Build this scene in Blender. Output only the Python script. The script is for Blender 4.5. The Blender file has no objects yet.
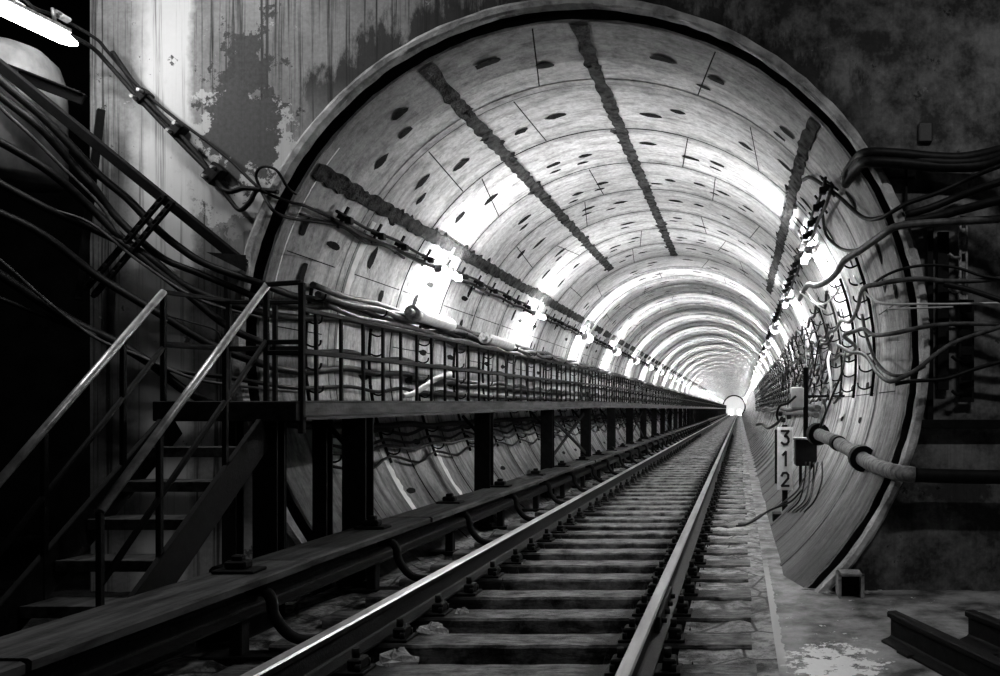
import bpy, math, random
from mathutils import Vector, Matrix
random.seed(7)
S = bpy.context.scene
COL = S.collection
PI = math.pi
CZ = 1.45                      # camera height above the chamber floor
AX, AZ, R = -1.26, 1.95, 2.55  # tunnel axis and inner radius
PY = 6.4                       # depth of the portal wall
RING0, PITCH = 6.30, 1.2       # ring joints at 7.5, 8.7 ...
END = 170.0

def P(px, py, Y):
    return Vector(((px - 740) * Y / 800.0, Y, CZ + (409 - py) * Y / 800.0))

# ------------------------------------------------------------------ materials
def mat_new(name):
    m = bpy.data.materials.new(name); m.use_nodes = True
    nt = m.node_tree
    return m, nt, nt.nodes['Principled BSDF']

def N(nt, kind, **kw):
    n = nt.nodes.new(kind)
    for k, v in kw.items():
        if k in n.inputs.keys() if hasattr(n.inputs, 'keys') else False:
            n.inputs[k].default_value = v
        else:
            setattr(n, k, v)
    return n

def math_node(nt, op, a, b=None, clamp=False):
    n = nt.nodes.new('ShaderNodeMath'); n.operation = op; n.use_clamp = clamp
    for i, v in enumerate((a, b)):
        if v is None: continue
        if isinstance(v, (int, float)): n.inputs[i].default_value = v
        else: nt.links.new(v, n.inputs[i])
    return n.outputs[0]

def noise(nt, vec, scale, detail=5, rough=.6, stretch=(1, 1, 1)):
    mp = nt.nodes.new('ShaderNodeMapping'); mp.inputs['Scale'].default_value = stretch
    nt.links.new(vec, mp.inputs['Vector'])
    n = nt.nodes.new('ShaderNodeTexNoise')
    n.inputs['Scale'].default_value = scale; n.inputs['Detail'].default_value = detail
    n.inputs['Roughness'].default_value = rough
    nt.links.new(mp.outputs[0], n.inputs['Vector'])
    return n.outputs['Fac']

def ramp(nt, fac, stops, interp='LINEAR'):
    r = nt.nodes.new('ShaderNodeValToRGB'); cr = r.color_ramp; cr.interpolation = interp
    while len(cr.elements) < len(stops): cr.elements.new(.5)
    for e, (p, v) in zip(cr.elements, stops):
        e.position = p; e.color = (v, v, v, 1)
    nt.links.new(fac, r.inputs[0])
    return r.outputs[0]

def mix(nt, fac, a, b, mode='MIX'):
    n = nt.nodes.new('ShaderNodeMix'); n.data_type = 'RGBA'; n.blend_type = mode
    for sock, v in ((0, fac), (6, a), (7, b)):
        if isinstance(v, (int, float)):
            n.inputs[sock].default_value = v if sock == 0 else (v, v, v, 1)
        else: nt.links.new(v, n.inputs[sock])
    return n.outputs[2]

def bump(nt, bsdf, h, strength=.4, dist=.02):
    b = nt.nodes.new('ShaderNodeBump'); b.inputs['Strength'].default_value = strength
    b.inputs['Distance'].default_value = dist
    nt.links.new(h, b.inputs['Height']); nt.links.new(b.outputs[0], bsdf.inputs['Normal'])

def simple(name, lo, hi, rough=.7, metal=0.0, scale=12, stretch=(1, 1, 1), bs=.25, bd=.01, coord='Object'):
    m, nt, b = mat_new(name)
    tc = nt.nodes.new('ShaderNodeTexCoord')
    f = noise(nt, tc.outputs[coord], scale, stretch=stretch)
    c = ramp(nt, f, [(.35, lo), (.68, hi)])
    nt.links.new(c, b.inputs['Base Color'])
    b.inputs['Roughness'].default_value = rough; b.inputs['Metallic'].default_value = metal
    f2 = noise(nt, tc.outputs[coord], scale * 4)
    bump(nt, b, f2, bs, bd)
    return m

def dull(m, spec=.12):
    m.node_tree.nodes['Principled BSDF'].inputs['Specular IOR Level'].default_value = spec; return m
def emit(name, s, c=(1, 1, 1)):
    m, nt, b = mat_new(name)
    b.inputs['Base Color'].default_value = (.9, .9, .9, 1)
    b.inputs['Emission Color'].default_value = (*c, 1)
    b.inputs['Emission Strength'].default_value = s
    return m

M = {}
M['steel'] = simple('dark_steel', .004, .016, .6, .15, 20)
M['black'] = simple('black_steel', .002, .007, .7, .0, 18)
M['rail'] = simple('rail_side', .003, .014, .65, .1, 20, (1, .2, 1))
M['railtop'] = simple('rail_head', .25, .6, .38, .8, 8, (1, .1, 1), bs=.08)
M['handrail'] = simple('worn_handrail', .25, .6, .35, .6, 10)
M['cover'] = simple('contact_rail_cover', .008, .09, .6, 0, 6, (4, .4, 2), bs=.4)
M['cable'] = simple('black_cable', .004, .012, .5, 0, 20)
M['cableg'] = simple('grey_cable', .03, .1, .5, 0, 16)
M['cablew'] = simple('pale_cable', .35, .6, .45, 0, 14)
M['sleeve'] = simple('pale_sleeve', .55, .8, .5, 0, 14)
M['galv'] = simple('galvanised', .14, .45, .45, .5, 25)
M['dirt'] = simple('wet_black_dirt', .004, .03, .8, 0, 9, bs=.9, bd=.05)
M['joint'] = simple('joint_dark', .002, .01, .9, 0, 15)
M['mortar'] = simple('dark_mortar', .001, .09, .9, 0, 11, bs=.9, bd=.03)
M['pale'] = simple('pale_mortar', .75, .95, .8, 0, 10)
M['blackw'] = simple('black_wall', .002, .008, .95, 0, 4)  # even near-black for the chamber walls and ceiling
M['beamg'] = simple('walkway_beam', .015, .09, .6, .1, 6, (3, .5, 3), bs=.4)
M['lamp'] = emit('lamp_glass', 330)
M['lampopen'] = emit('lamp_glass_open', 170)
M['lamptop'] = emit('lamp_glass_chamber', 14)
M['farlamp'] = emit('station_light', 2)
for k_ in ('steel', 'black', 'cable', 'joint', 'mortar', 'dirt', 'blackw'): dull(M[k_])
dull(M['cableg'], .15); dull(M['rail'], .2); dull(M['cover'], .25)
M['signw'] = simple('sign_white', .7, .88, .6, 0, 20)
M['signk'] = simple('sign_black', .01, .015, .6, 0, 20)
M['box'] = simple('grey_box', .35, .5, .6, 0, 20)
M['pipe'] = simple('lagged_pipe', .06, .28, .7, 0, 14, (1, 3, 1), bs=.6)
M['rubble'] = simple('rubble', .15, .45, .8, 0, 8, bs=.8, bd=.03)

def wood_mat():
    m, nt, b = mat_new('oily_shaded_sleeper_wood')
    tc = nt.nodes.new('ShaderNodeTexCoord'); v = tc.outputs['Object']
    oi = nt.nodes.new('ShaderNodeObjectInfo')
    cb = nt.nodes.new('ShaderNodeCombineXYZ'); nt.links.new(math_node(nt, 'MULTIPLY', oi.outputs['Random'], 40), cb.inputs[1])
    va = nt.nodes.new('ShaderNodeVectorMath'); va.operation = 'ADD'; nt.links.new(v, va.inputs[0]); nt.links.new(cb.outputs[0], va.inputs[1])
    w = va.outputs[0]
    grain = noise(nt, w, 5, 8, .7, (1, 9, 3)); blot = noise(nt, w, 5, 8, .7, (1, 1.4, 1)); chip = noise(nt, w, 26, 4, .7, (.5, 1.5, 1))
    base = mix(nt, 1.0, ramp(nt, blot, [(.36, .02), (.6, .26)]), ramp(nt, grain, [(.38, .3), (.56, 1.0)]), 'MULTIPLY')
    base = mix(nt, ramp(nt, chip, [(.68, 0), (.74, .7)]), base, .35)
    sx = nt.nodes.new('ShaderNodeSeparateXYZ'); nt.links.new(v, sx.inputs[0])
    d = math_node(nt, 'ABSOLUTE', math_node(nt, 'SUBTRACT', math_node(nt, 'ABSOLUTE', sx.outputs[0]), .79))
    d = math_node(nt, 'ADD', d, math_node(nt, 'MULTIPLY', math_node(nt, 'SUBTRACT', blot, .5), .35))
    base = mix(nt, ramp(nt, d, [(.24, .92), (.36, 0)]), base, .005)  # dark beside the rails: grease, with the rails' shade painted in
    nt.links.new(base, b.inputs['Base Color']); b.inputs['Roughness'].default_value = .6
    bump(nt, b, grain, .8, .02); return m
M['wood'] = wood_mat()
def slab_mat():
    m, nt, b = mat_new('bed_concrete')
    tc = nt.nodes.new('ShaderNodeTexCoord'); v = tc.outputs['Object']
    f = noise(nt, v, 3.5, 9, .72); f2 = noise(nt, v, 18, 5, .7)
    base = mix(nt, 1.0, ramp(nt, f, [(.4, .015), (.58, .4)]), ramp(nt, f2, [(.38, .35), (.52, 1.0)]), 'MULTIPLY')
    vo = nt.nodes.new('ShaderNodeTexVoronoi'); vo.feature = 'DISTANCE_TO_EDGE'; vo.inputs['Scale'].default_value = 2.2
    nt.links.new(v, vo.inputs['Vector'])
    base = mix(nt, 1.0, base, ramp(nt, vo.outputs['Distance'], [(.01, .1), (.03, 1.0)]), 'MULTIPLY')
    nt.links.new(base, b.inputs['Base Color']); b.inputs['Roughness'].default_value = .55
    bump(nt, b, f, .9, .05); return m
M['slab'] = slab_mat()
def lining_mat():
    m, nt, b = mat_new('concrete_lining')
    tc = nt.nodes.new('ShaderNodeTexCoord'); v = tc.outputs['Object']
    f = noise(nt, v, 1.3, 6)
    base = ramp(nt, f, [(.3, .58), (.7, .85)])
    f2 = noise(nt, v, 3.0, 7, .65, (1, 3.0, .7))
    base = mix(nt, .8, base, ramp(nt, f2, [(.36, .5), (.52, 1.0)]), 'MULTIPLY')
    f3 = noise(nt, v, 22, 3)
    base = mix(nt, .9, base, ramp(nt, f3, [(.32, .68), (.62, 1.0)]), 'MULTIPLY')
    f4 = noise(nt, v, 7, 8, .75, (1, 1.6, 1))
    base = mix(nt, .9, base, ramp(nt, f4, [(.34, .5), (.47, 1.0)]), 'MULTIPLY')
    # lining colour darkens towards the bottom and towards the mouth
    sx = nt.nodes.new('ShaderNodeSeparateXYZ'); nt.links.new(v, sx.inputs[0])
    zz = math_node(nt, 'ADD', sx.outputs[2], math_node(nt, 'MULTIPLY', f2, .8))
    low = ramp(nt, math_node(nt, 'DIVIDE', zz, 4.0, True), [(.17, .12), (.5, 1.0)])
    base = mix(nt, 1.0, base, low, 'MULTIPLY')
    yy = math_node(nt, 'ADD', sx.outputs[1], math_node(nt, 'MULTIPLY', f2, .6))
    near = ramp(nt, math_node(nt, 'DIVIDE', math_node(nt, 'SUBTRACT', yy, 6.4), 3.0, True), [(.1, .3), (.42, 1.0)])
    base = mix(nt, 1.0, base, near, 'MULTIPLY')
    fr = math_node(nt, 'FRACT', math_node(nt, 'DIVIDE', math_node(nt, 'SUBTRACT', sx.outputs[1], 6.9), PITCH))
    dj = math_node(nt, 'ABSOLUTE', math_node(nt, 'SUBTRACT', fr, .5))
    dj = math_node(nt, 'ADD', dj, math_node(nt, 'MULTIPLY', math_node(nt, 'SUBTRACT', noise(nt, v, 5, 8, .7), .5), .5))
    base = mix(nt, .85, base, ramp(nt, dj, [(.0, .45), (.14, 1.0)]), 'MULTIPLY')
    # dirt lines running round the rings, heavier low down
    ang = math_node(nt, 'ARCTAN2', math_node(nt, 'SUBTRACT', sx.outputs[2], AZ), math_node(nt, 'SUBTRACT', sx.outputs[0], AX))
    cv = nt.nodes.new('ShaderNodeCombineXYZ'); nt.links.new(math_node(nt, 'MULTIPLY', sx.outputs[1], 9.0), cv.inputs[0]); nt.links.new(math_node(nt, 'MULTIPLY', ang, 1.6), cv.inputs[1])
    rl = ramp(nt, noise(nt, cv.outputs[0], 1.0, 7, .7), [(.37, .25), (.5, 1.0)])
    amt = ramp(nt, math_node(nt, 'DIVIDE', sx.outputs[2], 4.0, True), [(.35, .95), (.75, .28)])
    base = mix(nt, amt, base, rl, 'MULTIPLY')
    nt.links.new(base, b.inputs['Base Color'])
    b.inputs['Roughness'].default_value = .75
    bump(nt, b, f4, .5, .02)
    return m
M['lining'] = lining_mat()

def portal_mat():
    m, nt, b = mat_new('portal_concrete')
    tc = nt.nodes.new('ShaderNodeTexCoord'); v = tc.outputs['Object']
    sx = nt.nodes.new('ShaderNodeSeparateXYZ'); nt.links.new(v, sx.inputs[0])
    X, Z = sx.outputs[0], sx.outputs[2]
    L = lambda a, bb, op: math_node(nt, op, a, bb)
    streak = noise(nt, v, 1.0, 6, .7, (22, 1, .35))
    blot = noise(nt, v, 2.2, 7, .65)
    fine = noise(nt, v, 30, 3)
    base = ramp(nt, blot, [(.3, .2), (.7, .36)])
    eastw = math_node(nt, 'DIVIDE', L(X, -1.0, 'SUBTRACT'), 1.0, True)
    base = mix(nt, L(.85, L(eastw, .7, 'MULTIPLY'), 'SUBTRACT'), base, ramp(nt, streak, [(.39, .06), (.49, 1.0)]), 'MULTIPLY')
    base = mix(nt, .6, base, ramp(nt, fine, [(.35, .65), (.65, 1)]), 'MULTIPLY')
    def window(coord, lo, hi, soft, wob=.25, w=None):
        c = L(coord, L(L(w if w is not None else blot, .5, 'SUBTRACT'), wob, 'MULTIPLY'), 'ADD')
        a = math_node(nt, 'DIVIDE', L(c, lo, 'SUBTRACT'), soft, True)
        d = math_node(nt, 'DIVIDE', L(hi, c, 'SUBTRACT'), soft * .35, True)
        return L(a, d, 'MULTIPLY')
    # whitewashed band
    band = window(X, -4.9, -4.36, .16, .3)
    band = L(band, ramp(nt, streak, [(.33, .25), (.45, 1)]), 'MULTIPLY')
    base = mix(nt, band, base, mix(nt, .25, .72, base))
    # peeled patches
    def blob(cx, cz, rx, rz, lo=.5):
        a = L(L(X, cx, 'SUBTRACT'), rx, 'DIVIDE'); c = L(L(Z, cz, 'SUBTRACT'), rz, 'DIVIDE')
        d = L(L(a, a, 'MULTIPLY'), L(c, c, 'MULTIPLY'), 'ADD')
        return math_node(nt, 'SUBTRACT', 1.0, d, True)
    pn = noise(nt, v, 4.2, 5, .6)
    pd = noise(nt, v, 4.4, 9, .72)
    dark = L(L(blob(-3.98, 3.85, .48, .8), .27, 'MULTIPLY'), pd, 'ADD')
    dk = ramp(nt, dark, [(.63, 0), (.65, 1)])
    pale = L(L(blob(-4.0, 3.45, .6, .75), .4, 'MULTIPLY'), noise(nt, v, 6.5, 9, .72), 'ADD')
    pl = ramp(nt, pale, [(.66, 0), (.68, 1)])
    base = mix(nt, L(pl, .75, 'MULTIPLY'), base, .55)
    base = mix(nt, L(dk, .96, 'MULTIPLY'), base, mix(nt, fine, .03, .1))
    g = L(L(blob(-4.02, 2.75, .36, .36), .4, 'MULTIPLY'), pd, 'ADD')
    base = mix(nt, L(ramp(nt, g, [(.68, 0), (.7, 1)]), .7, 'MULTIPLY'), base, .12)
    # black soot creeping up from the ring over the crown
    a = L(X, AX, 'SUBTRACT'); c = L(Z, AZ, 'SUBTRACT')
    rr = L(L(L(a, a, 'MULTIPLY'), L(c, c, 'MULTIPLY'), 'ADD'), .5, 'POWER')
    sn = noise(nt, v, 3.2, 8, .7, (1.6, 1, .7))
    s = L(L(rr, 2.76, 'SUBTRACT'), L(L(sn, .5, 'SUBTRACT'), 1.5, 'MULTIPLY'), 'ADD')
    up = math_node(nt, 'DIVIDE', L(Z, 3.6, 'SUBTRACT'), .5, True)
    sf = L(ramp(nt, s, [(.12, 1), (.3, 0)]), up, 'MULTIPLY')
    base = mix(nt, L(sf, .9, 'MULTIPLY'), base, .025)
    # mottled, darker tone to the east of the crown
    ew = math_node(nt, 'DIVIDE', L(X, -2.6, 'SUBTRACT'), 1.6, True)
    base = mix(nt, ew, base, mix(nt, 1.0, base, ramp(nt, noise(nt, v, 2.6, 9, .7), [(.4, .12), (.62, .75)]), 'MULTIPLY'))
    nt.links.new(base, b.inputs['Base Color'])
    b.inputs['Roughness'].default_value = .85
    bump(nt, b, streak, .35, .02)
    return m
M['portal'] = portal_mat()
M['rim'] = simple('rim_concrete', .14, .62, .8, 0, 5, bs=.6, bd=.03)

def floor_mat():
    m, nt, b = mat_new('damp_floor')
    tc = nt.nodes.new('ShaderNodeTexCoord'); v = tc.outputs['Object']
    f = noise(nt, v, 3.0, 8, .65)
    base = ramp(nt, f, [(.38, .03), (.62, .3)])
    sx = nt.nodes.new('ShaderNodeSeparateXYZ'); nt.links.new(v, sx.inputs[0])
    X, Y = sx.outputs[0], sx.outputs[1]
    L = lambda a, bb, op: math_node(nt, op, a, bb)
    a = L(L(X, .54, 'SUBTRACT'), .38, 'DIVIDE'); c = L(L(Y, 4.55, 'SUBTRACT'), .5, 'DIVIDE')
    d = math_node(nt, 'SUBTRACT', 1.0, L(L(a, a, 'MULTIPLY'), L(c, c, 'MULTIPLY'), 'ADD'), True)
    pn = noise(nt, v, 9, 5, .6)
    w = ramp(nt, L(L(d, .22, 'MULTIPLY'), noise(nt, v, 8, 9, .72), 'ADD'), [(.63, 0), (.65, 1)])
    base = mix(nt, w, base, .75)
    rub = math_node(nt, 'SUBTRACT', 1.0, L(math_node(nt, 'ABSOLUTE', L(X, .235, 'SUBTRACT')), .045, 'DIVIDE'), True)
    yn = L(math_node(nt, 'DIVIDE', L(Y, 4.3, 'SUBTRACT'), .5, True), math_node(nt, 'DIVIDE', L(8.0, Y, 'SUBTRACT'), 1.5, True), 'MULTIPLY')
    rw = L(yn, ramp(nt, L(rub, L(L(pn, .5, 'SUBTRACT'), 1.4, 'MULTIPLY'), 'ADD'), [(.3, 0), (.4, 1)]), 'MULTIPLY')
    base = mix(nt, rw, base, .6)
    nt.links.new(base, b.inputs['Base Color'])
    b.inputs['Roughness'].default_value = .5
    bump(nt, b, noise(nt, v, 12, 6), .5, .02)
    return m
M['floor'] = floor_mat()

for k_, sp_ in (('wood', .12), ('slab', .15), ('floor', .2), ('portal', .2), ('beamg', .2), ('cover', .15), ('rubble', .2)): dull(M[k_], sp_)
# ------------------------------------------------------------------ mesh builder
class MB:
    def __init__(s): s.v = []; s.f = []; s.m = []; s.sm = []
    def add(s, vs, fs, mi=0, smooth=False):
        o = len(s.v); s.v += [tuple(p) for p in vs]
        for f in fs:
            s.f.append(tuple(i + o for i in f)); s.m.append(mi); s.sm.append(smooth)
        return s
    def box(s, x0, x1, y0, y1, z0, z1, mi=0, mx=None):
        vs = [Vector((x, y, z)) for x in (x0, x1) for y in (y0, y1) for z in (z0, z1)]
        if mx is not None: vs = [mx @ p for p in vs]
        return s.add(vs, [(0, 1, 3, 2), (4, 6, 7, 5), (0, 4, 5, 1), (2, 3, 7, 6), (0, 2, 6, 4), (1, 5, 7, 3)], mi)
    def bbox(s, x0, x1, y0, y1, z0, z1, bv=.01, mi=0, mx=None):
        # box with chamfered vertical and horizontal edges (three-axis bevel)
        c = Vector(((x0+x1)/2, (y0+y1)/2, (z0+z1)/2)); h = Vector((abs(x1-x0)/2, abs(y1-y0)/2, abs(z1-z0)/2))
        bv = min(bv, min(h) * .6)
        vs = []; idx = {}
        for sx in (-1, 1):
            for sy in (-1, 1):
                for sz in (-1, 1):
                    for a in range(3):
                        q = [sx*(h.x-bv), sy*(h.y-bv), sz*(h.z-bv)]
                        q[a] = (sx, sy, sz)[a] * h[a]
                        idx[(sx, sy, sz, a)] = len(vs); vs.append(c + Vector(q))
        fs = []
        for a in range(3):
            u, w = [(1, 2), (2, 0), (0, 1)][a]
            for sg in (-1, 1):
                loop = []
                for su, sw in ((-1, -1), (1, -1), (1, 1), (-1, 1)):
                    k = [0, 0, 0]; k[a] = sg; k[u] = su; k[w] = sw
                    loop.append(idx[(*k, a)])
                fs.append(tuple(loop) if sg > 0 else tuple(reversed(loop)))
        for a in range(3):
            u, w = [(1, 2), (2, 0), (0, 1)][a]
            for su in (-1, 1):
                for sw in (-1, 1):
                    k0 = [0, 0, 0]; k1 = [0, 0, 0]
                    k0[a] = -1; k1[a] = 1
                    for k in (k0, k1): k[u] = su; k[w] = sw
                    f = (idx[(*k0, u)], idx[(*k1, u)], idx[(*k1, w)], idx[(*k0, w)])
                    fs.append(f if su * sw > 0 else tuple(reversed(f)))
        for sx in (-1, 1):
            for sy in (-1, 1):
                for sz in (-1, 1):
                    f = tuple(idx[(sx, sy, sz, a)] for a in range(3))
                    fs.append(f if sx*sy*sz > 0 else tuple(reversed(f)))
        if mx is not None: vs = [mx @ p for p in vs]
        return s.add(vs, fs, mi)
    def bar(s, p0, p1, w, h, mi=0, up=(0, 0, 1), bv=.004):
        p0 = Vector(p0); p1 = Vector(p1); d = p1 - p0; L = d.length
        y = d.normalized(); x = y.cross(Vector(up))
        if x.length < 1e-4: x = y.cross(Vector((1, 0, 0)))
        x.normalize(); z = x.cross(y)
        mx = Matrix(((x.x, y.x, z.x, p0.x), (x.y, y.y, z.y, p0.y), (x.z, y.z, z.z, p0.z), (0, 0, 0, 1)))
        return s.bbox(-w/2, w/2, 0, L, -h/2, h/2, bv, mi, mx)
    def tube(s, pts, r, seg=8, mi=0, caps=True, rf=None):
        pts = [Vector(p) for p in pts]
        t = [(pts[min(i+1, len(pts)-1)] - pts[max(i-1, 0)]).normalized() for i in range(len(pts))]
        n = t[0].cross(Vector((0, 0, 1)))
        if n.length < .05: n = t[0].cross(Vector((1, 0, 0)))
        n.normalize()
        vs = []
        for i, p in enumerate(pts):
            n = (n - t[i] * n.dot(t[i])).normalized(); b = t[i].cross(n)
            rr = r if rf is None else rf(i)
            for k in range(seg):
                a = 2*PI*k/seg
                vs.append(p + n*math.cos(a)*rr + b*math.sin(a)*rr)
        fs = []
        for i in range(len(pts)-1):
            for k in range(seg):
                k2 = (k+1) % seg
                fs.append((i*seg+k, i*seg+k2, (i+1)*seg+k2, (i+1)*seg+k))
        s.add(vs, fs, mi, True)
        if caps:
            o = len(s.v) - len(vs)
            s.f.append(tuple(o + k for k in reversed(range(seg)))); s.m.append(mi); s.sm.append(False)
            s.f.append(tuple(o + (len(pts)-1)*seg + k for k in range(seg))); s.m.append(mi); s.sm.append(False)
        return s
    def extrude_y(s, prof, y0, y1, mi=0, cuts=1, mi_of=None):
        # closed profile in x,z swept along y
        n = len(prof); vs = []
        for j in range(cuts+1):
            y = y0 + (y1-y0)*j/cuts
            vs += [Vector((x, y, z)) for x, z in prof]
        o = len(s.v); s.v += [tuple(p) for p in vs]
        for j in range(cuts):
            for k in range(n):
                k2 = (k+1) % n
                s.f.append((o+j*n+k, o+j*n+k2, o+(j+1)*n+k2, o+(j+1)*n+k)); s.m.append(mi_of(k) if mi_of else mi); s.sm.append(False)
        s.f.append(tuple(o+k for k in reversed(range(n)))); s.m.append(mi); s.sm.append(False)
        s.f.append(tuple(o+cuts*n+k for k in range(n))); s.m.append(mi); s.sm.append(False)
        return s
    def build(s, name, mats, parent=None, origin=None):
        me = bpy.data.meshes.new(name)
        off = Vector(origin) if origin is not None else Vector((0, 0, 0))
        me.from_pydata([tuple(Vector(p) - off) for p in s.v], [], s.f)
        for m in (mats if isinstance(mats, (list, tuple)) else [mats]): me.materials.append(M[m])
        for p, mi, sm in zip(me.polygons, s.m, s.sm): p.material_index = mi; p.use_smooth = sm
        me.update()
        o = bpy.data.objects.new(name, me); COL.objects.link(o)
        o.location = off
        if parent is not None: o.parent = parent
        return o

def tag(o, label, cat, group=None):
    o['label'] = label; o['category'] = cat
    if group: o['group'] = group
    return o
def struct(o): o['kind'] = 'structure'; return o
def empty(name, loc=(0, 0, 0)):
    o = bpy.data.objects.new(name, None); COL.objects.link(o); o.location = loc; o.empty_display_size = .2; return o
def copy_tree(o, parent=None):
    c = o.copy(); COL.objects.link(c)
    if parent is not None: c.parent = parent
    for ch in list(o.children): copy_tree(ch, c)
    return c
def spline(pts, n=6):
    pts = [Vector(p) for p in pts]
    if len(pts) < 3: return pts
    q = [pts[0]*2 - pts[1]] + pts + [pts[-1]*2 - pts[-2]]
    out = []
    for i in range(1, len(q)-2):
        a, b, c, d = q[i-1], q[i], q[i+1], q[i+2]
        for j in range(n):
            t = j/n
            out.append(.5*((2*b) + (c-a)*t + (2*a-5*b+4*c-d)*t*t + (3*b-a-3*c+d)*t**3))
    out.append(pts[-1]); return out
ORD = ['first', 'second', 'third', 'fourth', 'fifth', 'sixth', 'seventh', 'eighth', 'ninth', 'tenth', 'eleventh', 'twelfth',
       'thirteenth', 'fourteenth', 'fifteenth', 'sixteenth', 'seventeenth', 'eighteenth', 'nineteenth', 'twentieth']
def RR(Y): return R if Y > 7.0 else R + .085*(7.0-Y)/.53
def on_ring(ang, r, Y):   # angle in degrees from +x
    a = math.radians(ang)
    return Vector((AX + r*math.cos(a), Y, AZ + r*math.sin(a)))

# ------------------------------------------------------------------ the tunnel lining
def build_lining():
    mb = MB()
    a0, a1, n = -54, 234, 132
    angs = [math.radians(a0 + (a1-a0)*i/n) for i in range(n+1)]
    loops = [(6.47, 2.635), (6.75, 2.59), (7.0, R)]
    y = RING0 + PITCH
    k = 0
    while y < END:
        g = .012 if y < 20 else .02
        d = .035
        if k == 0:
            loops += [(y-.12, R), (y-.115, R-.008), (y-g, R-.008), (y-g, R+d), (y+g, R+d), (y+g, R)]
        else:
            loops += [(y-g, R, 0), (y-g, R+d), (y+g, R+d), (y+g, R)]
            if y > 17 and k % 1 == 0:   # ribbed rings farther in
                loops += [(y+.1, R), (y+.12, R-.03), (y+.3, R-.03), (y+.32, R)]
        k += 1; y += PITCH
    loops.append((END, R))
    base = len(mb.v)
    m = n+1
    for l0, l1 in zip(loops, loops[1:]):
        for lp in (l0, l1):
            for a in angs: mb.v.append((AX + lp[1]*math.cos(a), lp[0], AZ + lp[1]*math.sin(a)))
    for j in range(len(loops)-1):
        dark = loops[j][1] > R + .01 or loops[j+1][1] > R + .01
        if loops[j][0] < 7.2: dark = False
        for i in range(n):
            mb.f.append((base+2*j*m+i, base+(2*j+1)*m+i, base+(2*j+1)*m+i+1, base+2*j*m+i+1)); mb.m.append(1 if dark else 0); mb.sm.append(True)
    # mortar bands running along the tunnel
    def strip(ang, y0, y1, w, mi=1, dr=.012, jag=.25):
        ny = int((y1-y0)/.07); vs = []
        wl = wr = 0
        for j in range(ny+1):
            yy = y0 + (y1-y0)*j/ny
            wl = w/2*(1 + random.uniform(-jag, jag)); wr = w/2*(1 + random.uniform(-jag, jag))
            R_ = RR(yy)
            for off, rr in ((-wl-.004, R_+.01), (-wl, R_-dr), (wr, R_-dr*random.uniform(.7, 1.3)), (wr+.004, R_+.01)):
                p = on_ring(ang + math.degrees(off/R), rr, yy); vs.append(p)
        fs = []
        for j in range(ny):
            for q in range(3): fs.append((j*4+q, (j+1)*4+q, (j+1)*4+q+1, j*4+q+1))
        mb.add(vs, fs, mi)
    strip(44.5, 6.50, 15.6, .125, 2); strip(91, 6.50, 15.9, .125, 2); strip(119.5, 6.50, 15.6, .125, 2)
    strip(146.6, 6.50, 80, .135, 2, .02)
    for a, q in ((44.5, 34), (91, 24), (119.5, 24), (146.6, 34)):
        for _ in range(q):
            yy = random.uniform(6.9, 15.4); aa = a + random.uniform(-1.9, 1.9)
            blobp(mb, aa, yy, random.uniform(.03, .07), random.uniform(.03, .08), 2)
    # straight cross joints between segments, one or two in every ring
    y = RING0; k = 0
    while y < 26:
        for a in ([68, 104] if k % 3 == 0 else [57, 110, 135] if k % 3 == 1 else [76, 128, 20]):
            a += random.uniform(-3, 3)
            sk = random.uniform(-3.0, 3.0) if k % 2 else random.uniform(2, 5)
            vs = []
            for j in range(7):
                yy = max(6.50, y+.03) + (y+PITCH-.03 - max(6.50, y+.03))*j/6
                for o_ in (-.006, .006): vs.append(on_ring(a + sk*(j/6-.5) + math.degrees(o_/R), RR(yy)-.003, yy))
            mb.add(vs, [(2*j, 2*j+2, 2*j+3, 2*j+1) for j in range(6)], 1)
        for a in (162, 176, 190, 8, -8):
            vs = []
            if k % 2 and a in (176, 8): continue
            for j in range(3):
                for o_ in (-.005, .005): vs.append(on_ring(a + math.degrees(o_/R), R-.003, max(6.50, y+.05) + (PITCH-.1)*j/2*(.7 if k == 0 else 1)))
            mb.add(vs, [(0, 2, 3, 1), (2, 4, 5, 3)], 1)
        # bolt pockets: dark patches painting the shade inside the recesses
        for a in range(12, 172, 9):
            if min(abs(a-q) for q in (44.5, 91, 119.5, 146.6)) < 3.0: continue
            if random.random() < .22: continue
            yy = y + random.uniform(.35, .85)
            if yy < 6.6 or 7.3 < yy < 7.45: continue
            pocket(mb, a + random.uniform(-2, 2), yy, random.uniform(.08, .13), .055, 1)
            if random.random() < .45: pocket(mb, a + random.uniform(1, 3), yy + .22, .08, .04, 1)
        for a in (158, 168, 176, 184, 192, 200, 212, 2, -6, -14):
            if random.random() < .35: continue
            yy = y + random.uniform(.3, .9)
            if yy < 6.9: continue
            pocket(mb, a, yy, .035, .12, 1)
        y += PITCH; k += 1
    # pale mortar squeezed along some joints low on the west side
    for yj, al, ah in ((9.42, 190, 218), (8.05, 198, 218), (7.52, 150, 181), (6.55, 141, 185)):
        vs = []; q = 24
        for j in range(q+1):
            a = al + (ah-al)*j/q
            w = .1*(1+random.uniform(-.25, .25))
            vs += [on_ring(a, RR(yj)-.006, yj+.02), on_ring(a, RR(yj)-.006, yj+.02+w)]
        mb.add(vs, [(2*j, 2*j+1, 2*j+3, 2*j+2) for j in range(q)], 3)
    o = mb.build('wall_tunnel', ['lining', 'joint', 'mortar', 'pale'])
    return struct(o)

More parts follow.
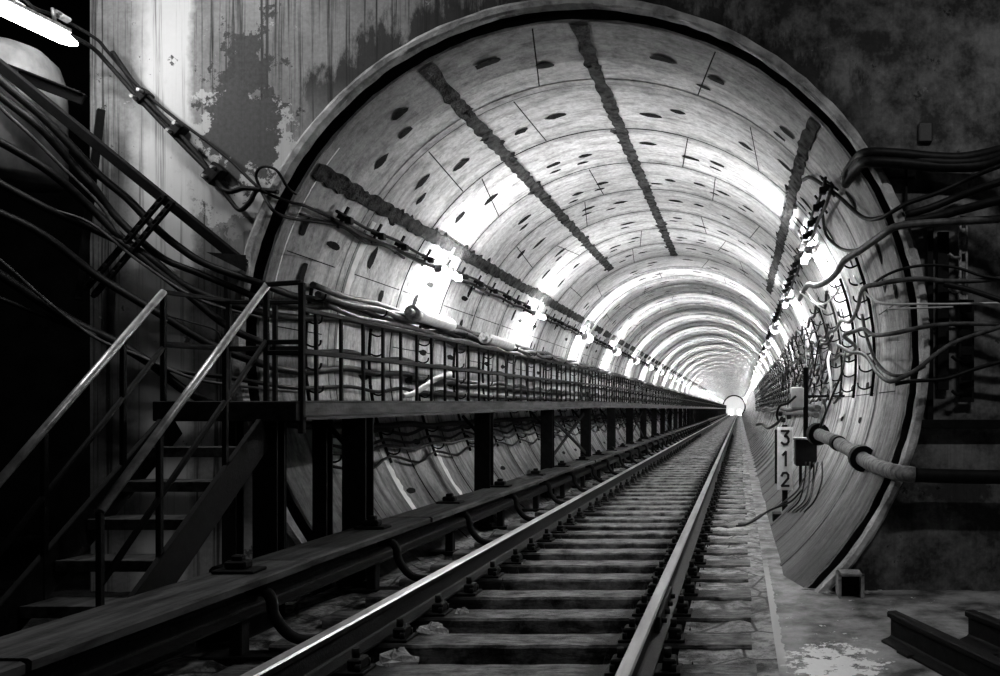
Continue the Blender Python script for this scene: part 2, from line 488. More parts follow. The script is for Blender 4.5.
def pocket(mb, ang, Y, la, ly, mi):
    # oval dark patch, slightly proud, painted for the shade in a recess; la along the arc, ly along the tunnel
    vs = [on_ring(ang, RR(Y)-.006, Y)]; n = 10
    for i in range(n):
        a = 2*PI*i/n; j = random.uniform(.8, 1.15)
        vs.append(on_ring(ang + math.degrees(la*j*math.cos(a)/R), RR(Y)-.006, Y + ly*j*math.sin(a)))
    mb.add(vs, [(0, 1+(i+1) % n, 1+i) for i in range(n)], mi)
def blobp(mb, ang, Y, la, ly, mi):
    vs = [on_ring(ang, RR(Y)-.035, Y)]; n = 7
    for i in range(n):
        a = 2*PI*i/n; j = random.uniform(.6, 1.3)
        vs.append(on_ring(ang + math.degrees(la*j*math.cos(a)/R), RR(Y)+.004, Y + ly*j*math.sin(a)))
    mb.add(vs, [(0, 1+(i+1) % n, 1+i) for i in range(n)], mi)
build_lining()

# portal ring: pale outer face, deep dark groove, inner lip
def lathe_y(mb, prof, a0=-50, a1=230, n=140, mi_of=None, wob=.006):
    base = len(mb.v); m = n+1
    for (yy, rr) in prof:
        for i in range(m):
            a = math.radians(a0 + (a1-a0)*i/n)
            r2 = rr + random.uniform(-wob, wob)
            mb.v.append((AX + r2*math.cos(a), yy, AZ + r2*math.sin(a)))
    for j in range(len(prof)-1):
        for i in range(n):
            mb.f.append((base+j*m+i, base+(j+1)*m+i, base+(j+1)*m+i+1, base+j*m+i+1)); mb.m.append(mi_of(j) if mi_of else 0); mb.sm.append(False)
mb = MB()
lathe_y(mb, [(6.42, 2.79), (6.34, 2.77), (6.325, 2.75), (6.33, 2.71), (6.35, 2.70), (6.39, 2.69), (6.40, 2.75), (6.46, 2.75), (6.46, 2.655), (6.462, 2.65), (6.48, 2.635)],
        mi_of=lambda j: 1 if j in (5, 6, 7, 8) else 0)
struct(mb.build('trim_1', ['rim', 'joint']))

# portal wall with the round opening
mb = MB()
x0, x1, z0, z1 = -5.2, 4.4, -.2, 6.6
n = 180; vs = []
for i in range(n):
    a = 2*PI*i/n; c, s_ = math.cos(a), math.sin(a)
    vs.append((AX + 2.77*c, PY, AZ + 2.77*s_))
    t = min(((x1-AX)/c if c > 1e-9 else 1e9), ((x0-AX)/c if c < -1e-9 else 1e9), ((z1-AZ)/s_ if s_ > 1e-9 else 1e9), ((z0-.8-AZ)/s_ if s_ < -1e-9 else 1e9))
    vs.append((AX + t*c, PY, AZ + t*s_))
fs = [(2*i, 2*((i+1) % n), 2*((i+1) % n)+1, 2*i+1) for i in range(n)]
for cx, cz in ((x0, z1), (x1, z1), (x0, z0-.8), (x1, z0-.8)):
    ia = math.atan2(cz-AZ, cx-AX) % (2*PI); i = int(ia/(2*PI)*n)
    vs.append((cx, PY, cz)); fs.append((2*i+1, 2*((i+1) % n)+1, len(vs)-1))
mb.add(vs, fs)
mb.box(x0, x0+.02, PY+.003, 9.2, z0-.8, z1)
struct(mb.build('wall_portal', 'portal'))
struct(MB().box(-9.0, -5.2, 9.2, 9.3, -.4, 6.6).build('wall_back', 'blackw'))
struct(MB().box(-9.1, -9.0, -3, 9.3, -.4, 6.6).build('wall_left', 'blackw'))
struct(MB().box(4.4, 4.5, -3, 6.5, -.4, 6.6).build('wall_right', 'blackw'))
struct(MB().box(-9.1, 4.5, -3, 9.3, 6.6, 6.7).build('ceiling', 'blackw'))

# floors
def rough_slab(name, x0, x1, y0, y1, z, mat, nx, ny, amp, depth=.35, lumps=None):
    mb = MB(); vs = []; m = nx+1
    for j in range(ny+1):
        for i in range(nx+1):
            e = 0 if i in (0, nx) else 1
            vs.append((x0+(x1-x0)*i/nx + (0 if not e else random.uniform(-.3, .3)*(x1-x0)/nx), y0+(y1-y0)*j/ny, z + random.uniform(-amp, amp)*e))
    fs = [(j*m+i, j*m+i+1, (j+1)*m+i+1, (j+1)*m+i) for j in range(ny) for i in range(nx)]
    o = len(vs)
    for i, xx in ((0, x0), (nx, x1)):
        for j in range(ny+1): vs.append((xx, vs[j*m+i][1], z-depth))
    for j in range(ny):
        fs.append((j*m, (j+1)*m, o+j+1, o+j)); fs.append((j*m+nx, o+ny+1+j, o+ny+2+j, (j+1)*m+nx))
    vs += [(x0, y0, z-depth), (x1, y0, z-depth)]
    fs.append(tuple(range(0, nx+1)) + (len(vs)-1, len(vs)-2))
    mb.add(vs, fs)
    return struct(mb.build(name, mat))
rough_slab('floor', .2, 4.4, 1.0, 6.42, 0.0, 'floor', 30, 40, .006)
rough_slab('floor_tunnel_side', .2, .8, 6.42, END, 0.0, 'floor', 4, 120, .01)
rough_slab('floor_trench', -3.2, .3, 1.0, END, -.07, 'dirt', 22, 260, .025, .2)
rough_slab('floor_bed_right', -.34, .2, 1.0, END, .10, 'slab', 5, 300, .012, .2)
rough_slab('floor_bed_left', -3.2, -2.42, 1.0, END, .05, 'slab', 8, 300, .03, .2)
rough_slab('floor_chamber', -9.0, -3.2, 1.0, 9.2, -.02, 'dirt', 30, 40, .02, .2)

# ------------------------------------------------------------------ track
def rail_prof(cx, zt, h=.18):
    p = [(-.075, 0), (-.075, .012), (-.02, .03), (-.009, .04), (-.009, h-.05), (-.034, h-.035), (-.036, h-.01), (-.028, h),
         (.028, h), (.036, h-.01), (.034, h-.035), (.009, h-.05), (.009, .04), (.02, .03), (.075, .012), (.075, 0)]
    return [(cx+x, zt-h+z) for x, z in p]
RT = .32
for cx, lab in ((-2.09, 'polished steel running rail beside the boarded contact rail'), (-.50, 'polished steel running rail beside the concrete side path')):
    r = empty('running_rail', (cx, 1, RT-.18))
    mb = MB(); pf = rail_prof(cx, RT)
    mb.extrude_y(pf, 1.0, END+8, 0, 1, lambda k: 1 if k in (6, 7, 8) else 0)
    o = mb.build('rail_bar', ['rail', 'railtop'], r, (cx, 1, RT-.18)); o.location = (0, 0, 0)
    tag(r, lab, 'rail')
    if cx > -1:
        mb = MB()
        for sx in (-1, 1):
            mb.bar((cx+sx*.03, 4.55, RT-.1), (cx+sx*.03, 5.35, RT-.1), .03, .09)
            for q in range(4): mb.tube([(cx+sx*.04, 4.66+q*.2, RT-.1), (cx+sx*.075, 4.66+q*.2, RT-.1)], .016, 6)
        o = mb.build('fishplate', 'steel', r, (cx, 1, RT-.18)); o.location = (0, 0, 0)

def sleeper_mesh(seed):
    rnd = random.Random(seed); mb = MB(); nx = 26
    w, t, L = .125, .15, 1.36
    vs = []
    for i in range(nx+1):
        x = -L + 2*L*i/nx
        jw = rnd.uniform(-.003, .003); jz = rnd.uniform(-.003, .002)
        for y, z in ((-w+jw, -t), (-w+jw, -.014+jz), (-w+.014+jw, jz), (0, jz + rnd.uniform(-.002, .004)), (w-.014+jw, jz), (w+jw, -.014+jz), (w+jw, -t)):
            vs.append((x, y, z))
    fs = [(i*7+k, (i+1)*7+k, (i+1)*7+k+1, i*7+k+1) for i in range(nx) for k in range(6)]
    fs += [tuple(range(7)), tuple(nx*7+k for k in reversed(range(7)))]
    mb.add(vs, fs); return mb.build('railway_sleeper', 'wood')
def plate_part(par, cx):
    mb = MB()
    mb.bbox(cx-.19, cx+.19, -.08, .08, 0, .018, .004)
    for sx in (-1, 1):
        mb.bbox(cx+sx*.13-.035, cx+sx*.13+.035, -.05, .05, .018, .075, .008)
    b = mb
    for sx in (-1, 1):
        for sy in (-1, 1): b.tube([(cx+sx*.155, sy*.055, .018), (cx+sx*.155, sy*.055, .052)], .014, 6)
        b.tube([(cx+sx*.12, 0, .07), (cx+sx*.12, 0, .12)], .02, 6)
    b.build('rail_fastening', 'black', par)
protos = [sleeper_mesh(i) for i in range(4)]
for p in protos:
    plate_part(p, -.79); plate_part(p, .79)
SP = .575; y = 2.32; k = 0; used = set()
far_protos = {}
while y < 168 and k < 290:
    src = protos[k % 4]
    if k < 4: o = src
    elif y < 40: o = copy_tree(src)
    else:
        o = src.copy(); COL.objects.link(o)
    o.location = (-1.29 + random.uniform(-.02, .02), y + random.uniform(-.012, .012), .12)
    o.rotation_euler = (0, 0, random.uniform(-.006, .006))
    tn = ['twentieth', 'thirtieth', 'fortieth']
    lab = ('dark oily wooden sleeper under the running rails, %s counted from the near end' % ORD[k]) if k < 20 else \
          'dark wooden sleeper deep in the track, past the first twenty sleepers'
    tag(o, lab, 'sleeper', 'wooden sleepers across the track')
    k += 1; y += SP

# oily heaps of spill beside the rails, between the sleepers
def rubble_lump(name, c, r, mat, seed, flat=.5):
    rnd = random.Random(seed); mb = MB(); rings, seg = 5, 9; vs = []
    for j in range(rings+1):
        th = PI/2*j/rings
        for i in range(seg):
            a = 2*PI*i/seg; q = r*(1+rnd.uniform(-.22, .22))
            vs.append((c[0]+q*math.sin(th)*math.cos(a), c[1]+q*math.sin(th)*math.sin(a)*1.1, c[2]+q*flat*math.cos(th)-.02))
    fs = [(j*seg+i, (j+1)*seg+i, (j+1)*seg+(i+1) % seg, j*seg+(i+1) % seg) for j in range(rings) for i in range(seg)]
    mb.add(vs, fs); return mb.build(name, mat, None, c)
lump_at = [(395, 664, .11, 'rubble', 'pale crumbled concrete lump at the bottom between the rails', .10),
           (432, 634, .10, 'rubble', 'pale broken concrete lump inside the running rail, above the bottom one', .10),
           (292, 598, .13, 'slab', 'wide flat grey concrete slab piece outside the running rail', .05),
           (318, 622, .04, 'rubble', 'small white stone chip beside the flat slab piece', .05),
           (462, 612, .055, 'rubble', 'small grey lump on a sleeper end inside the rail', .12),
           (408, 578, .12, 'slab', 'grey broken concrete slab piece beside the running rail', .05)]
for i, (px, py, r, mt, lab, z) in enumerate(lump_at):
    Yd = (CZ - z) * 800/(py-409); c = P(px, py, Yd)
    tag(rubble_lump('concrete_lump', tuple(c), r, mt, 40+i, .8 if mt == 'rubble' else .4), lab, 'rubble', 'broken concrete pieces along the rail')
# spill heaps as countless stuff
mb = MB(); rnd = random.Random(3)
for i in range(900):
    side = rnd.choice((-2.3, -1.93, -.68, -.33)); yy = 2.0 + 30*rnd.random()**1.6
    cx = side + rnd.uniform(-.09, .09); r = rnd.uniform(.02, .05); z = rnd.uniform(.0, .05)
    vs = [(cx+rnd.uniform(-.3, .3)*r, yy, z+.05+r)]
    for q in range(5):
        a = 2*PI*q/5+rnd.random(); vs.append((cx+r*1.3*math.cos(a), yy+r*1.3*math.sin(a), z-.1))
    mb.add(vs, [(0, 1+q, 1+(q+1) % 5) for q in range(5)])
o = mb.build('ballast_spill', 'dirt'); o['kind'] = 'stuff'; o['label'] = 'oily black stones and spill heaped along both running rails'; o['category'] = 'ballast'

# contact rail with its board cover
cr = empty('contact_rail', (-2.77, 1, 0))
pf = [(-2.95, .50), (-2.95, .54), (-2.60, .54), (-2.585, .53), (-2.585, .495), (-2.605, .495), (-2.605, .51), (-2.925, .51), (-2.925, .50)]
mb = MB(); yy = 1.0; q = 0
while yy < END:
    y1 = min(END, yy + (1.9 if q < 8 else 8))
    dz = random.uniform(-.006, .006); dx = random.uniform(-.008, .008)
    mb.extrude_y([(a+dx, b+dz) for a, b in pf], yy+.012, y1); yy = y1; q += 1
o = mb.build('cover_boards', 'cover', cr)
o.location = (2.77, -1, 0)
o = MB().extrude_y(rail_prof(-2.77, .44, .14), 1.0, END).build('conductor_bar', 'steel', cr); o.location = (2.77, -1, 0)
mb = MB(); mb.tube([(-2.60, 1.0, .36), (-2.60, END, .36)], .012, 6); mb.tube([(-2.5, 1.0, .14), (-2.5, END, .14)], .035, 8)
tag(cr, 'boarded contact rail running beside the track under the walkway', 'rail')
def cr_bracket():
    r = empty('contact_rail_bracket')
    pts = spline([(-.1, 0, .42), (.10, 0, .44), (.16, 0, .40), (.18, 0, .30), (.27, 0, .19), (.40, 0, .16), (.56, 0, .19)], 5)
    mb = MB(); mb.tube(pts, .03, 8); mb.build('curved_arm', 'black', r)
    mb = MB(); mb.bbox(-.13, .10, -.07, .07, .545, .565, .006); mb.bbox(-.08, .04, -.04, .04, .565, .61, .01); mb.bbox(-.05, .01, -.025, .025, .605, .64, .008)
    mb.build('clamp', 'black', r)
    mb = MB(); mb.bbox(-.2, .24, -.07, .07, .05, .09, .006); mb.bbox(-.05, .02, -.04, .04, .08, .32, .006)
    mb.build('foot', 'black', r); return r
proto = cr_bracket()
for k in range(40):
    o = proto if k == 0 else copy_tree(proto)
    o.location = (-2.77, 4.45 + 1.62*k, 0)
    lab = ('black curved contact rail bracket, %s from the near end' % ORD[k]) if k < 12 else 'tiny black contact rail bracket far along the track, past the first twelve'
    tag(o, lab, 'bracket', 'curved brackets under the contact rail')

# ------------------------------------------------------------------ walkway
def rise(Y): return .1*max(0, min(1, (Y-5.2)/11.0))
DZ = 1.49
wk = empty('walkway', (-3.3, 5.24, 0))
mb = MB(); ys = [5.24 + 1.0*i for i in range(12)] + [20 + 10*i for i in range(16)]
def swept(mb, prof, ys, mi=0):
    n = len(prof); base = len(mb.v)
    for Y in ys:
        for x, z in prof: mb.v.append((x, Y, z + rise(Y)))
    for j in range(len(ys)-1):
        for k in range(n):
            k2 = (k+1) % n
            mb.f.append((base+j*n+k, base+j*n+k2, base+(j+1)*n+k2, base+(j+1)*n+k)); mb.m.append(mi); mb.sm.append(False)
    mb.f.append(tuple(base+k for k in reversed(range(n)))); mb.m.append(mi); mb.sm.append(False)
swept(mb, [(-2.95, DZ-.02), (-2.95, DZ), (-3.74, DZ), (-3.74, DZ-.02)], ys)
o = mb.build('deck', 'steel', wk); o.location = (3.3, -5.24, 0)
mb = MB()
swept(mb, [(-2.94, DZ+.015), (-2.86, DZ+.015), (-2.86, DZ+.005), (-2.87, DZ-.0), (-2.87, DZ-.085), (-2.84, DZ-.095), (-2.84, DZ-.115), (-2.96, DZ-.115), (-2.96, DZ-.10), (-2.94, DZ-.09)], ys)
o = mb.build('edge_beam', 'beamg', wk); o.location = (3.3, -5.24, 0)
mb = MB()
for i in range(60):
    Y = 5.6 + i*1.5
    mb.box(-3.74, -2.9, Y-.03, Y+.03, DZ+rise(Y)-.1, DZ+rise(Y)-.02)
o = mb.build('cross_joists', 'black', wk); o.location = (3.3, -5.24, 0)
tag(wk, 'long raised steel walkway running into the tunnel above the contact rail', 'walkway')

def ibeam(mb, x, y, z0, z1, w, d, t=.014):
    mb.box(x-w/2, x+w/2, y-d/2, y-d/2+t, z0, z1); mb.box(x-w/2, x+w/2, y+d/2-t, y+d/2, z0, z1)
    mb.box(x-t/2, x+t/2, y-d/2+t, y+d/2-t, z0, z1)
def post(h):
    r = empty('walkway_post'); mb = MB(); ibeam(mb, 0, 0, .0, h, .18, .14); mb.build('column', 'black', r)
    mb = MB(); mb.bbox(-.12, .12, -.1, .1, -.02, .012, .004)
    mb.build('base_plate', 'black', r)
    MB().bar((0, 0, h-.25), (-.25, 0, h-.03), .03, .03).build('knee_brace', 'black', r); return r
pr = post(1.0)
for k in range(53):
    Y = 6.2 + 3.05*k; o = pr if k == 0 else copy_tree(pr)
    o.location = (-2.96, Y, .12); o.scale = (1, 1, (DZ - .235 + rise(Y)))
    lab = ('black steel column carrying the walkway, %s counted from the stairs' % ORD[k]) if k < 14 else 'far small walkway column, past the first fourteen from the stairs'
    tag(o, lab, 'post', 'columns under the walkway')
# X braces in some bays
def brace(Y0, Y1, lab, n):
    r = empty('cross_brace', (-2.98, Y0, 0)); zt = DZ-.2+rise(Y0); zb = .62
    for a, b_, off in ((zb, zt, 0), (zt, zb, .03)):
        mb = MB(); mb.bar((off, 0, a), (off, Y1-Y0, b_), .02, .06); mb.build('diagonal_bar', 'black', r)
    tag(r, lab, 'brace', 'crossed braces between walkway columns')
for n_, k in enumerate((2, 5, 8, 11, 14)):
    brace(6.3+3.05*k, 9.15+3.05*k, 'black crossed steel bars, %s braced bay counted from the stairs' % ORD[n_], n_)

# railing panels, one for each bay
def fence_panel(L, n):
    r = empty('railing_panel')
    for i in range(n):
        mb = MB(); yy = (i+.5)*L/n
        mb.bbox(-.011, .011, yy-.013, yy+.013, 0, .60, .003); mb.build('baluster', 'black', r)
    for nm, z, h in (('top_rail', .605, .03), ('middle_rail', .33, .035)):
        mb = MB(); mb.bbox(-.014, .014, 0, L, z-h/2, z+h/2, .004); mb.build(nm, 'steel', r)
    return r
fp = fence_panel(3.05, 9)
for k in range(54):
    Y = 5.27 + 3.05*k; o = fp if k == 0 else copy_tree(fp)
    o.location = (-2.88, Y, DZ + rise(Y) + .01)
    if k < 4: o.rotation_euler = (math.atan(.1/11), 0, 0)
    lab = ('dark walkway railing section with thin balusters, %s from the stair landing' % ORD[k]) if k < 12 else 'distant walkway railing section past the first twelve from the landing'
    tag(o, lab, 'railing', 'railing sections along the walkway')

# ------------------------------------------------------------------ landing and stairs
XL, XR = -3.74, -3.12
ld = empty('stair_landing', (-3.3, 5.5, 0))
def part(mb, name, mat, root):
    o = mb.build(name, mat, root); o.location = -root.location; return o
mb = MB(); mb.bbox(-3.78, -2.9, 5.2, 6.36, DZ-.03, DZ-.005, .005)
part(mb, 'deck', 'steel', ld)
mb = MB(); mb.bbox(-3.80, -2.87, 5.17, 5.24, DZ-.12, DZ+.012, .006); mb.bbox(-3.80, -3.74, 5.24, 6.3, DZ-.12, DZ, .006)
part(mb, 'edge_beam', 'steel', ld)
for x, yy, w in ((-3.74, 5.9, .10), (-3.12, 5.3, .16), (-3.27, 6.27, .11), (-3.45, 5.95, .10)):
    mb = MB(); ibeam(mb, x, yy, 0.0, DZ-.1, w, .1); part(mb, 'leg', 'black', ld)
gz = CZ
def gpost(x, yy, top, bot=DZ, w=.03):
    mb = MB(); mb.bbox(x-w/2, x+w/2, yy-w/2, yy+w/2, bot, top, .004); part(mb, 'guard_post', 'black', ld)
gpost(XL, 5.19, gz+.76); gpost(XL, 5.85, gz+.79); gpost(XR, 5.27, gz+.82); gpost(-2.87, 5.24, gz+.83, DZ-.2, .035); gpost(-3.40, 5.85, gz+.76)
for a_, b__, h_ in (((XL, 5.19, gz+.76), (XL, 5.85, gz+.79), .03), ((XL, 5.85, gz+.78), (XR-.05, 5.85, gz+.78), .03), ((XL, 5.19, gz+.42), (XL, 5.85, gz+.44), .04),
                    ((XL, 5.85, gz+.44), (XR-.05, 5.85, gz+.44), .04), ((XR, 5.27, gz+.82), (-2.87, 5.24, gz+.83), .03), ((XR, 5.27, gz+.44), (-2.87, 5.24, gz+.44), .03), ((XR, 5.27, gz+.37), (-2.87, 5.24, gz+.37), .03)):
    part(MB().bar(a_, b__, .03, h_), 'guard_rail', 'black', ld)
tag(ld, 'black steel landing with guard rails at the top of the stairs', 'landing')

st = empty('staircase', (-3.43, 4.6, 0))
for k in range(6):
    yy = 5.10 - .215*k; z = CZ-.24-.195*k
    mb = MB(); mb.bbox(XL+.02, XR-.02, yy-.11, yy+.11, z-.03, z, .006); mb.bbox(XL+.02, XR-.02, yy-.112, yy-.10, z-.06, z+.003, .004)
    part(mb, 'tread', 'tread', st) if 'tread' in M else part(mb, 'tread', 'beamg', st)
def sl(yy): return CZ-.24-.195*(5.10-yy)/.215
for x in (XL-.01, XR+.01):
    mb = MB(); mb.bar((x, 5.3, sl(5.3)-.03), (x, 3.72, max(.1, sl(3.72))-.03), .035, .2, up=(0, 0, 1)); part(mb, 'stringer', 'black', st)
for x, ya, za, yb, zb in ((XL, 5.19, gz+.76, 3.86, gz-.54), (XR, 5.28, gz+.82, 3.90, gz-.50)):
    mb = MB(); mb.tube([(x, ya, za), (x, yb, zb)], .022, 10); part(mb, 'handrail', 'handrail', st)
    mb = MB(); mb.tube([(x, ya+.0, za-.36), (x, yb, zb-.36)], .016, 8); part(mb, 'middle_rail', 'black', st)
    for yy in (4.85, 4.30, 3.90):
        t = (ya-yy)/(ya-yb); zt = za+(zb-za)*t
        mb = MB(); mb.bbox(x-.014, x+.014, yy-.014, yy+.014, max(0.02, sl(yy)-.08), zt, .003); part(mb, 'stair_post', 'black', st)
tag(st, 'steep narrow open steel stairs with two worn bright handrails', 'staircase')
# concrete foot block beneath the stairs
mb = MB(); mb.bbox(-3.25, -2.95, 4.75, 5.15, 0.0, .42, .03); mb.bbox(-3.2, -2.98, 4.8, 5.05, .42, .50, .02)
tag(mb.build('foot_block', 'black', None, (-3.1, 4.95, 0)), 'black stepped block at the foot of the stairs', 'block')

# ------------------------------------------------------------------ chamber lamp, duct, left steelwork
def tube_lamp(name, p0, p1, r, mat, label, cat='lamp'):
    p0, p1 = Vector(p0), Vector(p1); c = (p0+p1)/2; d = (p1-p0).normalized()
    root = empty(name, c)
    mb = MB()
    n = 14; pts = [p0 + (p1-p0)*i/n for i in range(n+1)]
    prof = [.35, .8, 1] + [1]*(n-5) + [1, .8, .35]
    mb.tube(pts, r, 12, 0, True, lambda i: r*prof[i] if i < len(prof) else r)
    o = mb.build('glass_cover', mat, root); o.location = -c
    mb = MB(); up = Vector((0, 0, r+.02))
    mb.bar(p0+up+d*.08, p1+up-d*.08, r*1.2, .03)
    for t in (.2, .8): mb.tube([p0.lerp(p1, t)+up, p0.lerp(p1, t)+up+Vector((-.02, 0, .12))], .012, 6)
    o = mb.build('housing', 'galv', root); o.location = -c
    tag(root, label, cat); return root
tube_lamp('fluorescent_lamp', P(76, 44, 6.02), P(-45, -14, 5.0), .048, 'lamptop', 'bright fluorescent tube lamp slung above the pale rounded drum')
mb = MB(); seg = 28; prof = [(.001, 3.1), (.34, 3.1), (.36, 3.13), (.36, 3.75), (.35, 3.9), (.31, 4.03), (.22, 4.12), (.1, 4.165), (0.001, 4.18)]
vs = [(-5.63+r*math.cos(2*PI*i/seg), 6.15+r*math.sin(2*PI*i/seg), z+.1) for r, z in prof for i in range(seg)]
fs = [(j*seg+i, j*seg+(i+1) % seg, (j+1)*seg+(i+1) % seg, (j+1)*seg+i) for j in range(len(prof)-1) for i in range(seg)]
M['duct'] = simple('duct_concrete', .09, .26, .8, 0, 4, (1, 1, .5))
tag(MB().add(vs, fs, 0, True).build('hanging_drum', 'duct', None, (-5.63, 6.15, 0)), 'pale rounded drum hanging under the fluorescent lamp', 'drum')

def thing_mesh(mb, name, mat, label, cat, origin, group=None):
    return tag(mb.build(name, mat, None, origin), label, cat, group)
a, b_ = P(-40, 33, 5.7), P(244, 264, 6.28)
mb = MB(); mb.bar(a, b_, .07, .075, up=(0, 1, 0)); mb.bar(a+Vector((0, .05, 0)), b_+Vector((0, .05, 0)), .02, .1, up=(0, 1, 0))
mb.add([P(206, 252, 6.3), P(246, 255, 6.3), P(246, 272, 6.3), P(206, 252, 6.2), P(246, 255, 6.2), P(246, 272, 6.2)], [(0, 1, 2), (5, 4, 3), (0, 3, 4, 1), (1, 4, 5, 2), (2, 5, 3, 0)])
thing_mesh(mb, 'steel_strut', 'black', 'long black diagonal strut ending beside the tunnel ring', 'strut', tuple(b_))
a, b_ = P(-30, 56, 5.9), P(84, 100, 6.0)
mb = MB(); mb.bar(a, b_, .02, .085, up=(0, 0, 1)); mb.bar(a+Vector((0, 0, .04)), b_+Vector((0, 0, .04)), .09, .015, up=(0, 0, 1))
thing_mesh(mb, 'cantilever_bracket', 'black', 'short black angle bracket jutting out below the lamp', 'bracket', tuple(a))
a, b_ = P(101, 110, 6.2), P(78, 300, 6.1)  # narrow black bar, slanted
thing_mesh(MB().bar(a, b_, .07, .05), 'leaning_bar', 'black', 'dark leaning bar behind the diagonal strut', 'post', tuple(b_))

def ladder(p0, p1, w, name, label, n, mat='black'):
    p0, p1 = Vector(p0), Vector(p1); d = (p1-p0).normalized(); s_ = d.cross(Vector((0, 1, 0))).normalized()*w/2
    root = empty(name, p0)
    for k, q in enumerate((-1, 1)):
        mb = MB(); L = (p1-p0).length
        mb.bar(p0+s_*q*1.25, p1+s_*q*1.25, .012, .03, up=(0, 1, 0)); mb.bar(p0+s_*q*.6, p1+s_*q*.6, .012, .03, up=(0, 1, 0))
        for i in range(n+1):
            c = p0.lerp(p1, i/n); mb.bar(c+s_*q*.6, c+s_*q*1.25, .035, .03, up=(0, 1, 0))
        o = mb.build('slotted_rail', mat, root); o.location = -p0
    tag(root, label, 'cable rack'); return root
ladder(P(168, 200, 6.05), P(90, 292, 6.05), .085, 'slotted_cable_rack', 'slanted slotted metal rack crossing the black cable bundle', 12)

# ------------------------------------------------------------------ cables
def cable(name, pts, r, mat, label, group=None, seg=8, cat='cable', n=6):
    p = spline(pts, n); c = p[0]
    o = MB().tube(p, r, seg).build(name, mat, None, tuple(c)); return tag(o, label, cat, group)
def PL(lst):
    out = []
    for px, py, Y in lst:      # keep every point inside the lining, a hand clear of its surface
        while Y > 6.42 and math.hypot(P(px, py, Y).x - AX, P(px, py, Y).z - AZ) > RR(Y) - .06: Y -= .01
        out.append(P(px, py, Y))
    return out
def wallpt(z, Y, gap=.07):    # point on the west lining at world height z
    return Vector((AX - math.sqrt((R-gap)**2 - (z-AZ)**2), Y, z))
def wallpt_e(z, Y, gap=.07):
    return Vector((AX + math.sqrt((R-gap)**2 - (z-AZ)**2), Y, z))
def run(z, y0, y1, gap, sag=.03, east=False, step=1.2, ph=0, amp=.02, seed=0):
    rnd = random.Random(seed); out = []; Y = y0; i = 0
    f = wallpt_e if east else wallpt
    while Y < y1:
        out.append(f(z + rnd.uniform(-amp, amp), Y, gap)); out.append(f(z - sag + rnd.uniform(-amp, amp), Y+step/2, gap)); Y += step; i += 1
    out += [f(z, y1, gap)]
    return out
GL = 'black cables sweeping down across the chamber wall'
def L1(name, lst, tail, r, mat, label, y1=60, gap=.08, seed=1, sag=.03):
    pts = PL(lst)
    if tail is not None: pts += run(tail, 7.6, y1, gap, sag, seed=seed)
    return cable(name, pts, r, mat, label, GL)
L1('power_cable', [(-60, 22, 5.5), (0, 80, 5.7), (48, 122, 5.85), (96, 172, 6.0), (128, 199, 6.08), (154, 226, 6.12), (179, 247, 6.15), (208, 265, 6.2), (262, 284, 6.3), (300, 297, 6.85)], CZ+1.02, .03, 'cable', 'thick black cable, topmost of the sagging ones under the straight strut')
L1('power_cable', [(-60, 45, 5.5), (0, 96, 5.7), (40, 128, 5.8), (72, 163, 5.95), (93, 186, 6.0), (112, 212, 6.08), (141, 241, 6.12), (166, 260, 6.15), (198, 273, 6.2), (237, 289, 6.28), (262, 299, 6.4), (300, 306, 6.85)], CZ+.95, .028, 'cable', 'thick black cable bending sharply behind the slotted rack', seed=2)
L1('power_cable', [(-60, 110, 5.6), (40, 165, 5.8), (91, 208, 6.0), (122, 238, 6.06), (154, 261, 6.1), (179, 282, 6.15), (205, 295, 6.2), (243, 308, 6.28), (275, 315, 6.5), (300, 318, 6.85)], CZ+.86, .03, 'cable', 'thick black cable passing under the sharply bent one at the rack', seed=3)
L1('power_cable', [(-60, 150, 5.6), (40, 205, 5.8), (91, 228, 6.0), (128, 247, 6.06), (160, 273, 6.1), (192, 298, 6.15), (224, 324, 6.2), (256, 340, 6.28), (300, 352, 6.85)], CZ+.55, .028, 'cable', 'thick black cable diving behind the landing guard rails', seed=4)
L1('power_cable', [(-60, 190, 5.6), (32, 228, 5.8), (93, 273, 6.0), (128, 295, 6.06), (160, 314, 6.1), (208, 343, 6.18), (256, 362, 6.28), (300, 372, 6.85)], CZ+.38, .03, 'cable', 'thick black cable leaving the lower end of the slotted rack', seed=5)
L1('power_cable', [(-60, 235, 5.6), (67, 318, 6.0), (112, 340, 6.05), (154, 366, 6.1), (186, 391, 6.15), (230, 410, 6.25), (300, 425, 6.9)], CZ-.16, .034, 'cable', 'thick black cable passing behind the stair handrail towards the deck', seed=6)
L1('power_cable', [(-60, 275, 5.6), (60, 322, 6.0), (90, 333, 6.02), (122, 349, 6.06), (166, 369, 6.1), (224, 377, 6.2), (256, 382, 6.3), (300, 388, 6.9)], CZ+.22, .018, 'cable', 'thin black cable just above the thick one behind the handrail', seed=7)
L1('thin_wire', [(-40, 166, 5.6), (0, 183, 5.7), (42, 206, 5.8), (90, 223, 5.95), (140, 262, 6.05), (200, 300, 6.1), (262, 318, 6.3)], None, .011, 'cableg', 'thin grey wire rising out of the dark beside the bundle')
L1('thin_wire', [(-40, 230, 5.6), (0, 260, 5.7), (48, 302, 5.9), (96, 338, 6.0), (140, 356, 6.05), (192, 378, 6.1), (240, 386, 6.2), (300, 392, 6.7)], None, .012, 'cableg', 'thin grey wire hanging lowest in the dark corner')
L1('thin_wire', [(-40, 60, 5.5), (0, 107, 5.6), (30, 135, 5.7), (60, 165, 5.8), (100, 205, 5.95), (122, 238, 6.0)], None, .012, 'cableg', 'thin grey wire running alongside the thick cables above the rack')
